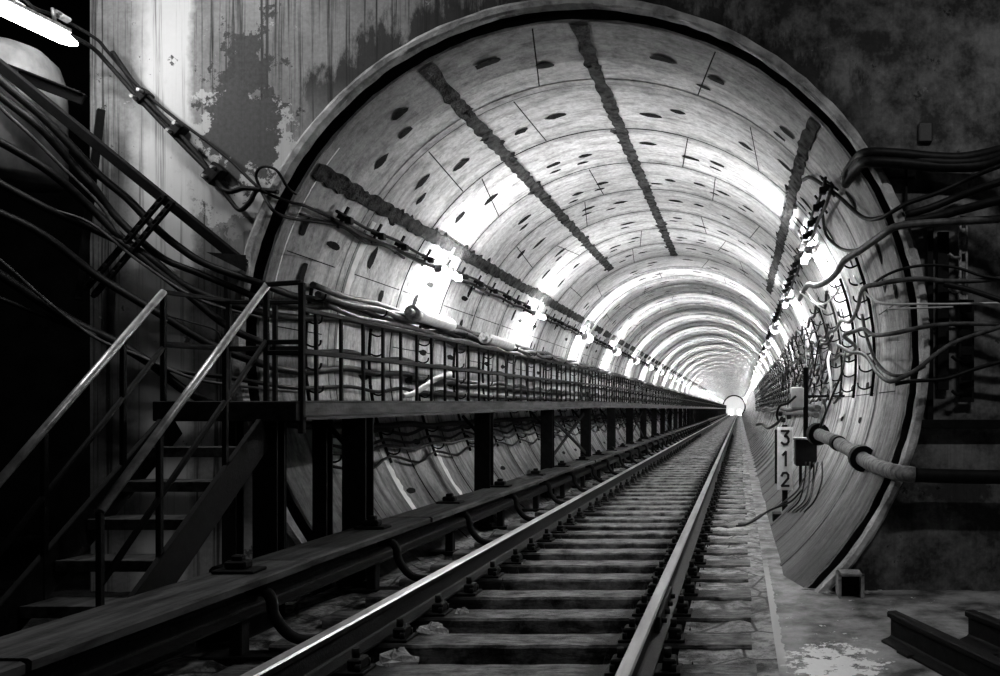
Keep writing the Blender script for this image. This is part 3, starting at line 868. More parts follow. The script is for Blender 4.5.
L1('thin_wire', [(160, 314, 6.05), (190, 322, 6.05), (215, 330, 6.1), (222, 340, 6.1)], None, .006, 'cable', 'fine black wire looping inside the landing guard')
# conduit pair from the lamp down to the ring
GU = 'thin cables clipped from the lamp to the tunnel ring'
cable('clipped_cable', PL([(-20, -12, 5.7), (20, -2, 5.8), (35, 8, 5.9), (60, 18, 6.1), (95, 38, 6.25), (108, 52, 6.3), (140, 88, 6.32), (175, 118, 6.32), (205, 140, 6.32), (232, 162, 6.32), (262, 190, 6.28), (290, 202, 6.4), (310, 208, 7.0), (360, 232, 7.9), (400, 252, 8.7), (425, 262, 9.2)]), .013, 'cable', 'thin black cable running highest over the pale wall into the tunnel', GU)
cable('clipped_cable', PL([(-20, 2, 5.7), (20, 10, 5.8), (55, 28, 6.0), (90, 46, 6.2), (110, 66, 6.3), (140, 100, 6.33), (178, 140, 6.33), (213, 176, 6.33), (230, 200, 6.33), (240, 210, 6.32), (250, 202, 6.3), (258, 190, 6.3), (278, 192, 6.28)]), .018, 'cable', 'thicker clipped cable hooked up at its lower end by the ring', GU)
cable('clipped_cable', PL([(112, 52, 6.3), (130, 78, 6.33), (146, 100, 6.33), (176, 130, 6.34), (200, 158, 6.34), (224, 190, 6.33), (245, 188, 6.3), (262, 190, 6.28)]), .02, 'cable', 'black cable clipped between the two boxes on the pale wall', GU)
cable('clipped_cable', PL([(262, 192, 6.3), (256, 176, 6.28), (262, 167, 6.26), (276, 170, 6.26), (288, 188, 6.3), (296, 194, 6.5)]), .011, 'cable', 'small black cable loop hanging on the ring edge', GU)
cable('clipped_cable', PL([(262, 192, 6.3), (275, 212, 6.25), (296, 219, 6.5), (320, 222, 7.2), (345, 228, 7.7), (365, 242, 8.1), (385, 246, 8.5), (404, 258, 8.9)]), .014, 'cable', 'slack black cable drooping under the lamp line inside the ring', GU)
cable('clipped_cable', PL([(300, 214, 6.9), (330, 222, 7.4), (370, 240, 8.2), (395, 250, 8.6), (418, 256, 9.0)]), .011, 'cableg', 'grey cable between the drooping one and the lamp line', GU)
def clip_box(px, py, Y, w, label, mat='steel'):
    c = P(px, py, Y); r = empty('cable_clip', c)
    mb = MB(); mx = Matrix.Rotation(-.8, 4, 'Y')
    mb.bbox(-w, w, -.04, .05, -w*.7, w*.7, .01, 0, mx); mb.build('clamp_plate', mat, r)
    mb = MB()
    for s_ in (-1, 1): mb.tube([mx @ Vector((s_*w*.6, -.04, 0)), mx @ Vector((s_*w*.6, -.09, 0))], .014, 6)
    mb.build('bolt', 'galv', r); tag(r, label, 'clip', 'cable clips on the chamber wall')
clip_box(143, 97, 6.34, .06, 'bolted cable clip on the whitewashed band, upper one')
clip_box(178, 130, 6.34, .06, 'bolted cable clip beside the peeling patch, middle one')
clip_box(214, 174, 6.34, .08, 'dark cable clip lowest of the three, near the ring')
clip_box(64, 18, 6.1, .025, 'small white cable clip above the end of the lamp', 'signw')
clip_box(63, 29, 6.0, .025, 'small white cable clip touching the end of the lamp', 'signw')
clip_box(17, 5, 5.85, .03, 'small white cable clip on top of the lamp tube', 'signw')

# pipes and cables lower on the west lining
GW = 'cables strung along the lining behind the walkway'
for i, (z, y0, y1, r, mt, gap, sag, lab) in enumerate((
    (CZ+1.06, 6.9, 150, .03, 'cableg', .06, .02, 'grey cable strung highest along the lining over the walkway'),
    (CZ+1.0, 6.9, 60, .03, 'cableg', .12, .03, 'thick grey cable running into the pale joint sleeves'),
    (CZ+.90, 7.0, 60, .024, 'cableg', .15, .02, 'pale cable just above the walkway top rail'),
    (CZ+.33, 9.0, 90, .035, 'cable', .09, .01, 'black pipe-like cable behind the balusters, upper of two'),
    (CZ+.19, 9.0, 90, .03, 'cable', .09, .015, 'black pipe-like cable behind the balusters, lower of two'),
    (CZ-.22, 6.9, 60, .02, 'cable', .07, .05, 'black cable sagging under the deck, highest of four'),
    (CZ-.30, 6.9, 60, .016, 'cable', .07, .07, 'black cable sagging under the deck, second of four'),
    (CZ-.38, 6.9, 60, .018, 'cableg', .07, .05, 'grey cable sagging under the deck, third of four'),
    (CZ-.48, 6.9, 60, .014, 'cable', .07, .09, 'thin black cable sagging under the deck, lowest of four'))):
    cable('lining_cable', run(z, y0, y1, gap, sag, seed=20+i, amp=.015), r, mt, lab, GW, n=3)
cable('pale_hose', PL([(402, 396, 7.6), (412, 394, 7.8), (424, 387, 8.0), (436, 379, 8.3), (450, 374, 8.7)]), .028, 'cablew', 'short pale hose slanting up behind the balusters')
def sleeve(Y0, Y1, z, gap, r, lab):
    p0, p1 = wallpt(z, Y0, gap), wallpt(z-.01, Y1, gap); root = empty('cable_joint_sleeve', p0)
    mb = MB(); n = 12
    mb.tube([p0.lerp(p1, i/n) for i in range(n+1)], r, 16, 0, True, lambda i: r*(.8 if i in (0, n) else 1))
    mb.build('sleeve_body', 'sleeve', root).location = -p0
    mb = MB(); d = (p1-p0).normalized(); mb.tube([p0-d*.1, p0-d*.07, p0-d*.0], r*1.08, 16); mb.tube([p0-d*.2, p0-d*.1], r*.55, 12)
    mb.build('end_cap', 'galv', root).location = -p0
    tag(root, lab, 'cable joint')
sleeve(8.75, 9.85, CZ+1.04, .2, .078, 'fat pale cable sleeve on the lining, nearer of two above the walkway')
sleeve(11.0, 12.2, CZ+.97, .28, .075, 'fat pale cable sleeve on the lining, farther of two above the walkway')

# wall racks with hooks
def rack(east, zlo, zhi, nh):
    r = empty('cable_rack')
    pts = []
    for i in range(7):
        z = zlo + (zhi-zlo)*i/6
        p = (wallpt_e if east else wallpt)(z, 0, .03); pts.append(p)
    mb = MB()
    for i in range(6): mb.bar(pts[i], pts[i+1], .028, .02, up=(0, 1, 0), bv=.003)
    mb.build('upright', 'black', r)
    s = -1 if east else 1
    for k in range(nh):
        z = zlo + (zhi-zlo)*(k+.6)/nh
        p = (wallpt_e if east else wallpt)(z, 0, .03)
        q = [p + Vector((0, 0, 0)), p+Vector((s*.05, 0, -.025)), p+Vector((s*.09, 0, -.03)), p+Vector((s*.13, 0, -.01)), p+Vector((s*.14, 0, .03))]
        MB().tube(spline(q, 3), .009, 5).build('hook', 'black', r)
    return r
rk = rack(False, CZ-.55, CZ+1.05, 8); re = rack(True, CZ+.12, CZ+1.42, 8)
for k in range(34):
    Y = 6.95 + PITCH*k
    for src, side in ((rk, 'west'), (re, 'east')):
        o = src if k == 0 else copy_tree(src)
        o.location = (0, Y + (.0 if side == 'west' else .55), 0)
        if side == 'west':
            lab = ('hooked cable rack on the lining behind the walkway railing, %s from the mouth' % ORD[k]) if k < 10 else 'far hooked cable rack behind the walkway railing, past the first ten'
            tag(o, lab, 'cable rack', 'hooked racks behind the walkway')
        else:
            lab = ('hooked cable rack on the lining above the side path, %s from the mouth' % ORD[k]) if k < 10 else 'far hooked cable rack above the side path, past the first ten'
            tag(o, lab, 'cable rack', 'hooked racks above the side path')

# ------------------------------------------------------------------ east side cables
GE = 'cables on the wall beside and inside the tunnel mouth'
def E(lst, r, mat, label, tail=None, y1=50, gap=.1, seed=1, name='wall_cable', y0=9.0, sag=.06):
    pts = PL(lst)
    if tail is not None: pts = list(reversed(run(tail, y0, y1, gap, sag, True, seed=seed, amp=.03))) + pts
    return cable(name, pts, r, mat, label, GE, n=4)
W = 6.3
for i, (dy, dd, lab) in enumerate(((0, .0, 'black cable highest in the thick bundle crossing the wall'), (5, .03, 'black cable in the middle of the thick wall bundle'), (9, -.02, 'black cable lowest in the thick wall bundle'))):
    E([(845, 175+dy, 6.9), (858, 158+dy, 6.5), (868, 153+dy, W-.03+dd), (900, 154+dy, W-.05+dd), (930, 157+dy, W-.05), (960, 158+dy, W-.06), (985, 154+dy+i, 6.2), (1010, 148+dy, 6.1), (1060, 138+dy, 5.8)], .042, 'cable', lab)
E([(803, 180, 9.6), (812, 178, 8.6), (838, 196, 7.8), (850, 207, 7.3), (864, 218, 6.9), (880, 218, 6.4), (897, 209, 6.22), (908, 203, W-.05), (940, 192, W-.08), (970, 178, 6.2), (1000, 166, 6.0), (1050, 150, 5.7)], .018, 'cable', 'black cable dipping over the ring then climbing across the wall')
E([(905, 215, W-.05), (930, 208, W-.08), (960, 196, 6.2), (1000, 182, 6.0), (1050, 168, 5.7)], .03, 'cable', 'black cable climbing across the wall, second of the rising ones')
E([(905, 222, W-.05), (930, 218, W-.08), (965, 209, 6.15), (1000, 200, 6.0), (1050, 190, 5.7)], .035, 'cable', 'thick black cable climbing across the wall, third of the rising ones')
E([(799, 300, 10.4), (803, 293, 9.9), (808, 285, 9.2), (816, 286, 8.6), (828, 281, 8.0), (837, 272, 7.6), (844, 261, 7.2), (858, 252, 6.9), (875, 240, 6.5), (888, 231, 6.22), (899, 226, 6.18), (930, 223, W-.1), (1000, 219, 6.1), (1050, 214, 5.9)], .03, 'cableg', 'thick grey cable arching from the east lamp out over the ring')
E([(863, 289, 6.6), (880, 284, 6.3), (902, 280, 6.2), (925, 279, 6.2), (944, 281, 6.25), (970, 281, 6.25), (1000, 279, 6.2), (1050, 276, 6.1)], .02, 'cableg', 'grey cable curving out of the ring level with the perforated rail', CZ+1.0, 40, .1, 31, y0=7.8)
E([(870, 287, 6.6), (881, 278, 6.35), (902, 269, 6.2), (930, 265, 6.22), (958, 268, 6.25), (987, 277, 6.2), (1050, 285, 6.1)], .012, 'cable', 'thin black cable humped over the grey ones beside the ring')
E([(854, 276, 7.4), (862, 289, 6.8), (874, 300, 6.4), (888, 304, 6.2), (920, 304, 6.22), (953, 304, 6.25), (1000, 303, 6.2), (1050, 303, 6.1)], .009, 'cablew', 'thin white wire running level across the wall')
E([(888, 309, 6.2), (920, 308, 6.22), (953, 307, 6.25)], .007, 'cablew', 'short thin white wire just under the level one')
E([(844, 336, 7.3), (856, 331, 6.9), (864, 329, 6.7), (874, 335, 6.5), (895, 333, 6.2), (923, 327, 6.2), (951, 324, 6.25), (1000, 324, 6.2), (1050, 326, 6.1)], .018, 'cableg', 'grey cable kinked at the ring then level across the wall', CZ+.66, 40, .1, 32, y0=8.2)
E([(838, 345, 8.0), (850, 352, 7.5), (860, 353, 7.1), (868, 358, 6.9), (877, 372, 6.5), (888, 381, 6.2), (899, 379, 6.15), (916, 370, 6.18), (939, 352, 6.2), (958, 341, 6.22), (1000, 327, 6.1), (1050, 310, 6.0)], .018, 'cableg', 'grey cable sagging deepest across the ring then rising over the wall')
E([(862, 315, 7.0), (867, 338, 6.8), (877, 363, 6.5), (892, 375, 6.2), (909, 374, 6.18), (925, 366, 6.2)], .015, 'cableg', 'grey cable dropping steeply beside the deepest sagging one')
E([(895, 384, 6.2), (913, 381, 6.2), (944, 379, 6.22), (972, 370, 6.25), (1000, 362, 6.2), (1050, 350, 6.1)], .016, 'cable', 'dark cable lowest of those crossing the wall')
E([(944, 284, 6.25), (970, 290, 6.2), (1000, 300, 6.1), (1050, 316, 6.0)], .022, 'cable', 'dark cable slanting down from the perforated rail')
E([(820, 176, 9.4), (838, 190, 8.6)], .01, 'cable', 'short black wire at the top of the east lamp line')
E([(800, 292, 10.0), (806, 297, 9.5), (813, 303, 9.2), (824, 304, 8.8), (834, 296, 8.4), (840, 287, 8.1)], .01, 'cablew', 'thin white wire loop hanging below the east lamp')
E([(805, 290, 9.6), (811, 298, 9.3), (818, 306, 9.0), (828, 312, 8.7)], .008, 'cablew', 'second thin white wire under the east lamp')
E([(822, 210, 9.0), (826, 234, 8.4), (838, 247, 7.9), (850, 251, 7.4), (860, 249, 7.1)], .016, 'cable', 'black cable curving down under the east lamp brackets')
E([(830, 352, 9.4), (828, 362, 9.2), (831, 385, 8.8), (830, 405, 8.6), (822, 425, 8.5)], .016, 'cablew', 'pale cable hanging down behind the number post')
E([(845, 352, 8.6), (842, 372, 8.4), (834, 392, 8.4), (826, 412, 8.4), (820, 428, 8.4)], .013, 'cable', 'black cable hanging down beside the pale one')
for i in range(9):
    z = CZ+.18+.145*i
    E([], (.016, .013, .02)[i % 3], ('cable', 'cableg', 'cable')[i % 3], 'cable on the hooks above the side path, %s counted upwards' % ORD[i], z, 60, .1+.02*(i % 3), 50+i, 'hooked_cable', 9.2+.5*(i % 4), .09)
# irregular loops beyond the first racks
rnd = random.Random(12)
for i in range(10):
    Y = 10.2 + 1.1*i; z = CZ+.3+rnd.uniform(0, .8)
    pts = [wallpt_e(z+.15, Y, .12), wallpt_e(z-.1, Y+.25, .18), wallpt_e(z-.28, Y+.5, .2), wallpt_e(z-.1, Y+.8, .18), wallpt_e(z+.2, Y+1.1, .12)]
    cable('slack_loop', pts, .012, 'cable' if i % 2 else 'cableg', 'slack cable loop among the east racks, %s from the mouth' % ORD[i], 'slack loops hanging on the east racks', n=5)
# thick cables falling away low on the east wall
for i, (z, r, lab) in enumerate(((CZ+.06, .05, 'fat dark cable low above the side path, upper one'), (CZ-.04, .045, 'fat dark cable low above the side path, lower one'))):
    cable('low_cable', [wallpt_e(z-.05+.03*math.sin(j), 11.5+1.5*j, .12) for j in range(30)], r, 'cableg', lab, 'fat cables low on the east lining', n=3)

# racks on the wall beside the ring
def perforated(px, y0, y1, Y, lab, mat='galv', w=.05):
    top, bot = P(px, y0, Y), P(px, y1, Y); r = empty('perforated_rail', bot)
    mb = MB(); L = top.z-bot.z; n = max(3, int(L/.13))
    for s_ in (-1, 1): mb.bbox(s_*w/2-.01, s_*w/2+.01, -.02, .02, 0, L, .003)
    for i in range(n+1): mb.bbox(-w/2, w/2, -.015, .015, max(0, i*L/n-.035), min(L, i*L/n+.035), .003)
    mb.build('slotted_strip', mat, r)
    for i in range(0, n, 2):
        z = (i+.5)*L/n; MB().tube([(-.03, -.02, z), (-.09, -.06, z-.01), (-.13, -.07, z+.02)], .014, 6).build('hook', 'galv' if mat == 'galv' else 'black', r)
    tag(r, lab, 'cable rack'); return r
perforated(963, 216, 300, 6.33, 'pale perforated hook rail on the dark wall beside the ring')
perforated(966, 300, 402, 6.35, 'black lower length of the perforated hook rail', 'black', .1)
for px, y0, y1, w, lab in ((930, 226, 424, .05, 'black upright bar on the wall between ring and perforated rail'), (906, 160, 226, .02, 'thin upright rod under the thick wall bundle'), (943, 232, 390, .09, 'broad black upright strap on the wall')):
    a, b_ = P(px, y1, 6.36), P(px, y0, 6.36)
    thing_mesh(MB().bar(a, b_, w, .03, up=(0, 1, 0)), 'upright_bar', 'black', lab, 'bar', tuple(a))
a, b_ = P(922, 424, 6.34), P(1080, 424, 6.34)
thing_mesh(MB().bar(a, b_, .06, .07), 'wall_channel', 'black', 'level black channel fixed across the lower wall', 'channel', tuple(a))
c = P(925, 133, 6.39)
thing_mesh(MB().bbox(c.x-.055, c.x+.055, 6.36, 6.42, c.z-.08, c.z+.08, .01), 'wall_plate', 'signk', 'small black plate fixed on the wall above the cable bundle', 'plate', tuple(c))
a, b_ = P(888, 178, 6.36), P(915, 178, 6.36)
thing_mesh(MB().bar(a, b_, .02, .02), 'short_peg', 'black', 'short black peg between ring and thin rod', 'peg', tuple(a))

# big lagged pipe
pp = empty('lagged_pipe', P(905, 475, 6.2))
lst = PL([(818, 434, 8.6), (832, 440, 8.1), (850, 450, 7.5), (868, 462, 6.9), (885, 469, 6.45), (905, 474, 6.2), (940, 476, 6.2), (1000, 477, 6.2), (1100, 477, 6.2)])
p = spline(lst, 6)
kc = next(i for i, q in enumerate(p) if q.x > P(912, 475, 6.2).x)
MB().tube(p[:kc+1], .065, 16, 0, True, lambda i: .065*(1+.04*math.sin(i*2.1))).build('lagged_section', 'pipe', pp).location = -pp.location
MB().tube(p[kc:], .055, 16, 0, True).build('dark_section', 'black', pp).location = -pp.location  # from here the pipe is black and slightly thinner
for px, py, Y, r, nm, mt in ((866, 461, 6.95, .115, 'flange', 'black'), (817, 434, 8.6, .12, 'flange', 'black'), (838, 443, 7.9, .078, 'collar', 'steel')):
    c = P(px, py, Y); k = min(range(len(p)), key=lambda i: (p[i]-c).length); t = (p[min(k+1, len(p)-1)]-p[max(k-1, 0)]).normalized()
    MB().tube([p[k]-t*.05, p[k]-t*.045, p[k]+t*.045, p[k]+t*.05], r, 18, 0, True).build(nm, mt, pp).location = -pp.location
tag(pp, 'lagged pale pipe leaving the lining through a black flange and turning along the wall', 'pipe')

# ------------------------------------------------------------------ number post
def digit(mb, ch, cx, cz, w, h, y):
    t = w*.26
    def seg(p, q): mb.bar((cx+p[0]*w, y, cz+p[1]*h), (cx+q[0]*w, y, cz+q[1]*h), .008, t, up=(0, 0, 1), bv=.001) if abs(p[0]-q[0]) > .01 else mb.bbox(cx+p[0]*w-t/2, cx+p[0]*w+t/2, y-.004, y+.004, cz+min(p[1], q[1])*h, cz+max(p[1], q[1])*h, .001)
    def poly(pts):
        for a_, b__ in zip(pts, pts[1:]):
            A = Vector((cx+a_[0]*w, y, cz+a_[1]*h)); B = Vector((cx+b__[0]*w, y, cz+b__[1]*h)); d = (B-A).normalized()*t*.3
            mb.bar(A-d, B+d, t, .008, up=(0, 1, 0), bv=.001)
    if ch == '3':
        poly([(-.4, .42), (.4, .42)]); poly([(.4, .42), (-.02, .1)]); poly([(-.02, .1), (.22, .06), (.38, -.08), (.38, -.26), (.2, -.42), (-.15, -.44), (-.38, -.32)])
    if ch == '1': poly([(.08, -.46), (.08, .44), (-.25, .22)])
    if ch == '2': poly([(-.38, .24), (-.22, .42), (.15, .44), (.36, .3), (.34, .08), (-.36, -.4), (.42, -.4)])
YS = 10.2
sg = empty('number_post', ((785-740)*YS/800, YS, 0))
cx = 0
mb = MB(); mb.bbox(-.035, .035, .01, .06, 0, CZ-.2, .005); mb.bbox(-.13, -.06, .0, .05, CZ-.95, CZ-.26, .005); mb.build('pole', 'black', sg)
mb = MB(); mb.bbox(-.16, .16, -.13, .13, 0, .13, .01); mb.build('base_block', 'black', sg)
zt, zb = CZ-(427-409)*YS/800, CZ-(490-409)*YS/800
pl = MB().bbox(-.1, .1, -.012, .0, zb, zt, .003).build('number_plate', 'signw', sg)
mb = MB(); hh = (zt-zb)/3
for i, ch in enumerate('312'): digit(mb, ch, 0, zt-hh*(i+.5), .115, hh*.74, -.016)
mb.build('numerals', 'signk', pl)
mb = MB()
for q in ((-.02, .09), (.05, .13), (-.06, .17)): mb.bbox(q[0]-.03, q[0]+.03, -.02, .03, zt+q[1]-.03, zt+q[1]+.03, .01)
mb.build('top_fitting', 'steel', sg)
tag(sg, 'white plate reading 312 on a black post beside the side path', 'sign')
c = P(806, 452, 10.5)
bx = empty('equipment_box', c); mb = MB(); mb.bbox(-.14, .14, -.05, .25, -.18, .16, .01); mb.build('case', 'black', bx)
mb = MB(); mb.bbox(-.32, .15, -.09, .25, .165, .19, .005); mb.build('lid', 'galv', bx)
mb = MB(); mb.bbox(-.09, -.05, 0, .05, -.82, -.18, .005); mb.bbox(.06, .10, 0, .05, -.75, -.18, .005); mb.build('leg', 'black', bx)
tag(bx, 'black equipment box with pale shelf lid behind the number post', 'box')
c = P(797, 398, 9.4)
bx = empty('junction_box', c); MB().bbox(-.07, .07, -.05, .08, -.13, .13, .012).build('case', 'box', bx)
MB().bbox(-.075, .075, -.065, -.05, -.11, .12, .008).build('cover', 'signw', bx)
MB().bbox(.075, .13, -.02, .04, -.46, .36, .005).build('backing_bar', 'black', bx)
MB().bar((.1, .02, .02), (.72, .35, .03), .03, .03).build('support_arm', 'black', bx)
tag(bx, 'small pale junction box on a black bar above the number post', 'junction box')
GF = 'thin wires trailing around the number post'
cable('trailing_wire', PL([(796, 396, 9.3), (788, 403, 9.3), (780, 406, 9.4), (777, 414, 9.5), (778, 420, 9.6)]), .015, 'cable', 'black wire looping out from the junction box', GF)
cable('trailing_wire', PL([(820, 425, 9.0), (826, 412, 9.1), (824, 400, 9.2)]), .015, 'cable', 'black wire rising between box and pipe flange', GF)
cable('trailing_wire', PL([(736, 526, 8.9), (745, 525, 8.9), (757, 519, 9.0), (770, 510, 9.2), (790, 502, 9.4), (802, 490, 9.5)]), .012, 'cable', 'black wire trailing over the path to the post', GF)
cable('trailing_wire', PL([(738, 524, 9.0), (748, 523, 9.0), (760, 515, 9.1), (775, 508, 9.5), (796, 492, 9.5), (804, 478, 9.5)]), .01, 'cableg', 'grey wire trailing beside the black one to the post', GF)
cable('trailing_wire', PL([(782, 418, 9.7), (776, 424, 10), (768, 428, 10.3), (762, 424, 11), (757, 425, 12)]), .02, 'cable', 'black wire curled at the top of the post', GF)
rnd = random.Random(5)
for i in range(5):
    x = 806+4*i
    cable('hanging_wire', PL([(x, 462, 9.2), (x-2+rnd.uniform(-2, 2), 480, 9.1), (x-8+rnd.uniform(-3, 3), 500, 9.0), (x-18, 512, 9.2)]), .009, 'cableg' if i % 2 else 'cable',
          'thin wire hanging under the equipment box, %s from the post' % ORD[i], 'thin wires hanging under the equipment box')

# ------------------------------------------------------------------ stored rails and small block on the floor
def stored_rail(x, y, dx, dy, lab):
    L = 3.2; r = empty('stored_rail', (x, y, 0)); prof = rail_prof(0, .19, .19); mb = MB()
    mb.extrude_y(prof, -L, 0, 0, 1, lambda k: 0); o = mb.build('rail_bar', 'black', r)
    MB().bbox(-.10, .10, -.35, -.22, 0, .02, .004).build('chock', 'black', r)
    r.rotation_euler = (0, 0, math.atan2(dx, -dy)); tag(r, lab, 'rail', 'spare rails lying on the floor')
stored_rail(.95, 5.0, .30, -.85, 'black spare rail lying on the floor, end pointing at the track')
stored_rail(1.44, 5.02, .32, -.85, 'black spare rail lying on the floor, beyond the other one')
c = P(850, 588, 6.2); c.z = 0
bx = empty('drain_box', c)
mb = MB(); mb.bbox(-.10, -.075, -.08, .1, 0, .19, .006); mb.bbox(.075, .10, -.08, .1, 0, .19, .006); mb.bbox(-.1, .1, -.08, .1, .165, .19, .006); mb.build('frame', 'rubble', bx)
MB().bbox(-.075, .075, .02, .08, 0, .165, .004).build('back_plate', 'black', bx)
tag(bx, 'small open concrete box at the foot of the ring', 'box')
for i, (px, py, r, lab) in enumerate(((829, 592, .05, 'small stone left of the open box at the ring foot'), (880, 590, .03, 'flat pale chip on the floor by the wall'), (868, 592, .035, 'dark chip between box and wall'))):
    cc = P(px, py, CZ*800/(py-409)); cc.z = 0.01
    tag(rubble_lump('stone_chip', tuple(cc), r, 'rubble', 80+i, .6), lab, 'stone', 'stone chips by the ring foot')

# ------------------------------------------------------------------ tunnel lamps
LA = 26.8
def luminaire(east, louvred=True):
    a = 32.5 if east else 180-LA
    r = empty('tunnel_lamp'); mb = MB()
    p = on_ring(a, R-.13, 0); n_ = (Vector((AX, 0, AZ)) - p).normalized()
    mb.tube([p + Vector((0, -.32, 0)), p + Vector((0, -.29, 0)), p + Vector((0, .29, 0)), p + Vector((0, .32, 0))], .035, 10, 0, True, lambda i: .022 if i in (0, 3) else .035)
    mb.build('glass_cover', 'lamp' if louvred else 'lampopen', r)
    mb = MB(); x_ = n_.cross(Vector((0, 1, 0)))
    for j in (range(12) if louvred else ()):  # fins added to throw the lamp light in bands
        yy = -.319 + .058*j; vs = []
        for i in range(13):
            t = math.radians(-100 + 200*i/12); d = n_*math.cos(t) + x_*math.sin(t)
            for rr in (.036, .101):
                for oy in (-.002, .002): vs.append(p + d*rr + Vector((0, yy+oy, 0)))
        fs = []
        for i in range(12):
            a0_, b0_ = i*4, (i+1)*4
            fs += [(a0_, b0_, b0_+2, a0_+2), (a0_+1, a0_+3, b0_+3, b0_+1), (a0_+2, b0_+2, b0_+3, a0_+3)]
        fs += [(0, 2, 3, 1), (48, 49, 51, 50)]
        mb.add(vs, fs)
    if louvred: mb.build('louvre', 'galv', r)
    mb = MB(); q = p - n_*.06
    mb.bar(q+Vector((0, -.34, 0)), q+Vector((0, .34, 0)), .03, .05)
    for s_ in (-1, 1):
        mb.tube([q+Vector((0, s_*.28, 0)), q - n_*.08 + Vector((0, s_*.28, 0))], .012, 6)
        mb.bbox(p.x-.045, p.x+.045, s_*.33-.015, s_*.33+.015, p.z-.045, p.z+.045, .008)
    mb.build('housing', 'galv', r)
    t = on_ring(a-(-5 if not east else 5)*-1, R-.04, 0)
    mb = MB(); mb.bar(on_ring(a-7, R-.03, 0), on_ring(a+7, R-.03, 0), .03, .03, up=(0, 1, 0)); mb.build('mounting_strap', 'galv', r)
    return r
ow, oe = luminaire(False, False), luminaire(True, False)
lw, le = luminaire(False), luminaire(True)
NL = 39
for k in range(NL):
    Y = 9.4 + 4.2*k
    for src, side in ((lw if k > 1 else ow, 'w'), (le if k > 1 else oe, 'e')):
        o = src if k in (0, 2) else copy_tree(src); o.location = (0, Y, 0)
        if side == 'w':
            lab = ('glowing tube lamp on the lining above the walkway, %s from the mouth' % ORD[k]) if k < 10 else 'distant glowing lamp above the walkway, past the first ten'
            tag(o, lab, 'lamp', 'tunnel lamps above the walkway')
        else:
            lab = ('glowing tube lamp on the lining above the side path, %s from the mouth' % ORD[k]) if k < 10 else 'distant glowing lamp above the side path, past the first ten'
            tag(o, lab, 'lamp', 'tunnel lamps above the side path')
# brackets and power line linking the lamps
def lamp_bracket(a):
    mb = MB(); p = on_ring(a, R-.02, 0); q = on_ring(a, R-.13, 0)
    mb.bar(p, q, .05, .02, up=(0, 1, 0)); mb.bar(on_ring(a-2.4, R-.07, 0), on_ring(a+2.4, R-.07, 0), .02, .03, up=(0, 1, 0))
    mb.bbox(q.x-.03, q.x+.03, -.03, .03, q.z-.03, q.z+.03, .006)
    return mb.build('lamp_line_bracket', 'steel')
bw, be = lamp_bracket(180-28), lamp_bracket(35.2)
for k in range(44):
    for src, side in ((bw, 'w'), (be, 'e')):
        o = src if k == 0 else src.copy()
        if k: COL.objects.link(o)
        o.location = (0, 6.95 + .6*k + (random.uniform(-.06, .06) if k else 0), 0)
        w_ = 'above the walkway' if side == 'w' else 'above the side path'
        lab = ('small dark bracket of the lamp line %s, %s from the mouth' % (w_, ORD[k])) if k < 12 else 'small dark lamp line bracket %s, past the first twelve' % w_
        tag(o, lab, 'bracket', 'lamp line brackets ' + w_)
for a, r, lab in ((180-26.8, .018, 'black lamp line cable above the walkway, lower of two'), (180-28.6, .015, 'black lamp line cable above the walkway, upper of two'), (34.2, .018, 'black lamp line cable above the side path, lower of two'), (36.4, .014, 'black lamp line cable above the side path, upper of two')):
    pts = []; Y = 6.8
    while Y < 150:
        pts.append(on_ring(a, R-.08, Y)); pts.append(on_ring(a + (.5 if a > 90 else -.5), R-.09, Y+.6)); Y += 1.2 if Y < 40 else 4.2
    cable('lamp_line_cable', pts, r, 'cable', lab, 'cables of the lamp lines', n=3, seg=6)

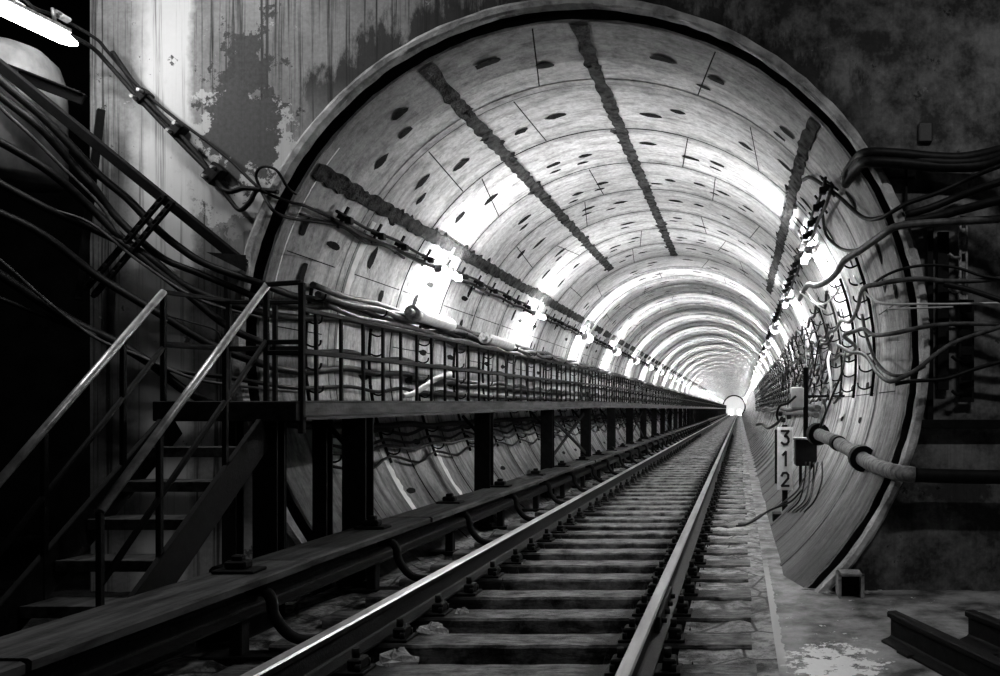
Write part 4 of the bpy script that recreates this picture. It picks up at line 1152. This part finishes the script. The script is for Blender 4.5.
# ------------------------------------------------------------------ far end
mb = MB()
lathe_y(mb, [(END-.3, 2.50), (END-.3, 2.2), (END+.4, 2.2)], n=60, wob=0)
struct(mb.build('trim_2', 'black'))
mb = MB(); mb.box(-9, 6, END+14, END+14.2, -1, 8); mb.box(-9, 6, END+.4, END+14, 5.2, 5.3); struct(mb.build('wall_station', 'pale'))
mb = MB(); mb.box(-9, -8.9, END, END+14, -1, 6); mb.box(5.9, 6, END, END+14, -1, 6); struct(mb.build('wall_station_side', 'pale'))
struct(MB().box(-9, 6, END, END+14, -.5, -.1).build('floor_station', 'slab'))
for i, x in enumerate((-1.95, -.15)):
    r = empty('station_light', (x, END+6, .6)); MB().bbox(-.45, .45, 0, .1, -.7, .75, .02).build('light_panel', 'farlamp', r)
    MB().bbox(-.5, .5, .1, .2, -1.1, .8, .02).build('back_box', 'black', r)
    tag(r, ('tiny white light at the tunnel end, west one of the pair' if i == 0 else 'tiny white light at the tunnel end, east one of the pair'), 'lamp', 'white lights at the tunnel end')
r = empty('ceiling_light', (-1.3, END+7, 5.1)); MB().bbox(-3, 3, -4, 4, -.05, .05, .02).build('light_panel', 'farlamp', r)
tag(r, 'distant bright station ceiling light beyond the tunnel end', 'lamp')

# ------------------------------------------------------------------ camera, world, view
ld_ = bpy.data.lights.new('unseen_chamber_light', 'AREA'); ld_.energy = 26; ld_.shape = 'RECTANGLE'; ld_.size = 1.2; ld_.size_y = .15  # unseen light without fixture, standing in for chamber lamps
lo_ = bpy.data.objects.new('unseen_chamber_light', ld_); COL.objects.link(lo_); lo_.location = (2.4, 3.4, 5.6)
l2 = ld_.copy(); l2.energy = 30; o2 = bpy.data.objects.new('unseen_chamber_light', l2); COL.objects.link(o2); o2.location = (-4.4, 4.9, 6.3)  # second unseen light, added to brighten the left wall and stairs
w = bpy.data.worlds.new('dark_air'); S.world = w; w.use_nodes = True
w.node_tree.nodes['Background'].inputs[0].default_value = (.5, .5, .5, 1)
w.node_tree.nodes['Background'].inputs[1].default_value = .004
cam = bpy.data.cameras.new('camera'); co = bpy.data.objects.new('camera', cam); COL.objects.link(co)
co.location = (0, 0, CZ); co.rotation_euler = (PI/2, 0, 0)
cam.sensor_width = 36; cam.lens = 28.8; cam.shift_x = -.24; cam.shift_y = .071; cam.clip_end = 400
S.camera = co
S.view_settings.view_transform = 'Standard'; S.view_settings.look = 'None'; S.view_settings.gamma = 1
S.view_settings.use_curve_mapping = False
S.view_settings.exposure = 1.6
S.cycles.use_denoising = True
S.cycles.max_bounces = 6
S.cycles.sample_clamp_indirect = 6
